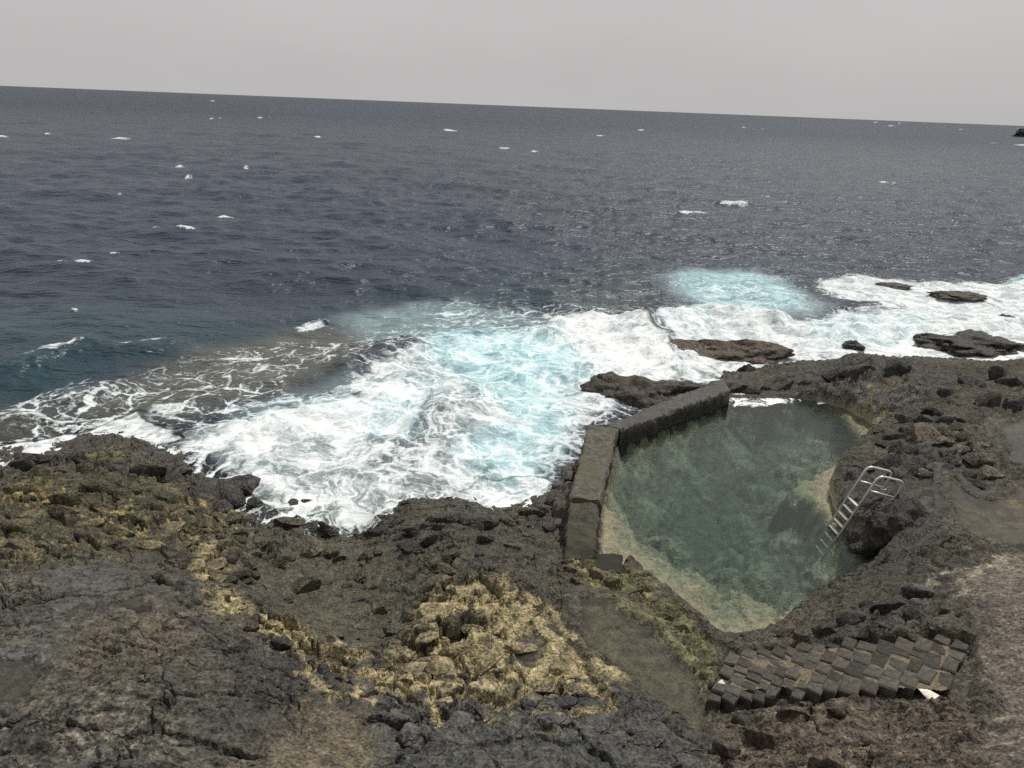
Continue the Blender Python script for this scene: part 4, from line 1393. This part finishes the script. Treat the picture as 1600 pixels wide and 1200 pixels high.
for i in range(8):
    t = .50 - i * .118
    c0, c1 = BK + sl * t, FT + sl * t
    d_ = (c1 - c0)
    bm = bmesh.new()
    bmesh.ops.create_cube(bm, size=1)
    bmesh.ops.bevel(bm, geom=bm.edges[:], offset=.12, segments=2, affect='EDGES')
    L = np.linalg.norm(d_)
    ex = Vector(d_ / L)
    ey = Vector(hz)
    ez = ex.cross(ey)
    if ez.z < 0:
        ez = -ez
    mid_ = Vector((c0 + c1) / 2 - lo_)
    vs = [tuple(mid_ + ex * (v.co.x * (L - .01)) + ey * (v.co.y * .055) + ez * (v.co.z * .026)) for v in bm.verts]
    fs = [tuple(q_.index for q_ in p_.verts) for p_ in bm.faces]
    bm.free()
    mesh_obj('tread', vs, fs, MAT_TREAD, ldr, False)

# ------------------------------------------------------------------ stone paving
pave = mesh_obj('stone_path', [], [], MAT_MORTAR)
bpy.data.objects.remove(pave)
PZ = lambda P: base(P[:, 0], P[:, 1])
# mortar bed: a small grid following the slope
lo, hi = PAVE.min(0) - .05, PAVE.max(0) + .05
gx, gy = np.meshgrid(np.linspace(lo[0], hi[0], 130), np.linspace(lo[1], hi[1], 90))
mxx, myy = gx.ravel(), gy.ravel()
mz = base(mxx, myy) - .016 + .012 * fbm(mxx, myy, 4, 3, 70)
f = grid_faces(90, 130, sdist(PAVE, mxx.astype(np.float32), myy.astype(np.float32)) < -.24)
v, f, _, _ = compact(np.stack([mxx, myy, mz], 1), f, [mz])
pave = mesh_obj('stone_path', v, f, MAT_MORTAR)
tag(pave, 'patch of dark basalt setts laid as a path on the rock', kind='structure')

rp = random.Random(12)
Apx, Bpx = np.array([25., 10.5]), np.array([-7., 16.])
def ytop(xp):
    return float(np.interp(xp, [1100,1150,1240,1292,1360,1424,1461,1516], [1020,1009,1007,1001,998,994,990,1000]))
def ybot(xp):
    return float(np.interp(xp, [1100,1180,1255,1360,1439,1512], [1098,1093,1088,1085,1080,1093]))
cols = []
xk = 1138.0
while xk < 1502:
    wk = rp.uniform(19, 27) if xk < 1330 else rp.uniform(24, 36)
    cols.append((xk, wk))
    xk += wk
stones = 0
for ci, (xk, wk) in enumerate(cols):
    yk = ytop(xk) - 2 + rp.uniform(-4, 4)
    t = 0.0
    while True:
        ln = rp.uniform(11, 18) if xk < 1330 else rp.uniform(12, 25)
        slope = .38 + rp.uniform(-.10, .10)
        def pt(s, tt):
            bx = xk + wk * s
            return np.array([bx - .44 * tt, yk + wk * s * slope + tt])
        p00, p10, p11, p01 = pt(.04, t + .7), pt(.96, t + .7), pt(.96, t + ln - .7), pt(.04, t + ln - .7)
        cen = (p00 + p11) / 2
        if cen[1] + ln * .3 > ybot(cen[0]) or t > 120:
            break
        t += ln
        if cen[0] > 1518:
            continue
        if 1395 < cen[0] < 1475 and cen[1] > 1066:
            continue                                   # the gap where setts are missing
        rim = cen[1] < ytop(cen[0]) + 12 or cen[1] > ybot(cen[0]) - 16 or cen[0] > 1495
        if rp.random() < (.16 if rim and cen[0] > 1180 else .025):
            continue
        pts = ground([p + np.array([rp.uniform(-2.4, 2.4) * (1 if xk < 1330 else 1.4), rp.uniform(-1.8, 1.8) * (1 if xk < 1330 else 1.4)]) for p in (p00, p10, p11, p01)])
        c = pts.mean(0)
        tops = []
        lift = rp.uniform(-.022, .026) + (rp.random() < .14) * .04 * (xk > 1300)
        edge_low = cen[1] > ybot(cen[0]) - 26
        # top: inner quad a little proud, outer ring chamfered; body goes down
        vs = []
        for k, p in enumerate(pts):
            vs.append((p[0], p[1], p[2] + lift - (.016 + rp.uniform(0, .014))))
        for p in pts:
            qn = p + (c - p) * .16
            vs.append((qn[0], qn[1], qn[2] + lift + rp.uniform(-.004, .008)))
        for p in pts:
            qn = p + (c - p) * .02
            vs.append((qn[0], qn[1], qn[2] - .30))
        vs.append((c[0], c[1], c[2] + lift + .010))
        fs = [(4, 5, 12), (5, 6, 12), (6, 7, 12), (7, 4, 12)]
        for k in range(4):
            k2 = (k + 1) % 4
            fs.append((k, k2, 4 + k2, 4 + k))
            fs.append((8 + k, 8 + k2, k2, k))
        vs = np.array(vs)
        vs -= c
        o = mesh_obj('paving_stone', vs, fs, MAT_PAVE, pave, False)
        bmx = bmesh.new()
        bmx.from_mesh(o.data)
        bmesh.ops.recalc_face_normals(bmx, faces=bmx.faces[:])
        bmx.to_mesh(o.data)
        bmx.free()
        o.location = c
        stones += 1
for (px, py, w_, h_, lab) in [(1455,1078,44,22,'pale cream stone lying in the gap of the paving'), (1127,1064,18,14,'small white stone on the lowest corner of the paving')]:
    o = place_rocks([dict(name='pale_stone', px=px, py=py, w=w_, h=h_, sink=.2, flat=.06, tint=GOLD)])[0]
    o.data.materials.clear()
    o.data.materials.append(MAT_PALE)
    tag(o, lab, 'stone')

# ------------------------------------------------------------------ spray over the breakers
rs = np.random.default_rng(21)
drops = []
for pts, n_, up_, sp_ in [([(860,506),(930,486),(990,506),(1030,540)], 1100, .34, .4),
                          ([(1022,500),(1060,477),(1130,477),(1220,495)], 600, .24, .4), ([(1270,446),(1330,434),(1400,436)], 400, .25, .4),
                          ([(1040,556),(1090,541),(1240,541)], 260, .18, .3)]:
    ln = zpoly(pts, .3)
    t = rs.random(n_) * (len(ln) - 1)
    i = np.minimum(t.astype(int), len(ln) - 2)
    p = ln[i] + (ln[i + 1] - ln[i]) * (t - i)[:, None]
    clump = np.clip(.5 + 1.2 * perlin(t * 3.1, t * 0 + n_), .05, 1.6)
    p = p + rs.normal(0, sp_, (n_, 2))
    zz = .25 + rs.exponential(1.0, n_) * up_ * clump
    drops.append(np.column_stack([p, zz]))
drops = np.concatenate(drops)
oc = np.array([(1, 0, 0), (-1, 0, 0), (0, 1, 0), (0, -1, 0), (0, 0, 1), (0, 0, -1)], float)
of = np.array([(0, 2, 4), (2, 1, 4), (1, 3, 4), (3, 0, 4), (2, 0, 5), (1, 2, 5), (3, 1, 5), (0, 3, 5)])
rad = np.clip(rs.lognormal(-4.9, .4, len(drops)), .005, .03)
vv = (drops[:, None, :] + oc[None] * rad[:, None, None] * np.array([1.5, 1, 1.2])).reshape(-1, 3)
ff = (of[None] + (np.arange(len(drops)) * 6)[:, None, None]).reshape(-1, 3)
mat = bpy.data.materials.new('spray_water')
g = G(mat)
g.out(g.principled(Base_Color=(.82, .84, .85), Roughness=.4))
tag(mesh_obj('spray', vv, ff, mat), 'fine white spray drops thrown up over the breaking waves', kind='stuff')
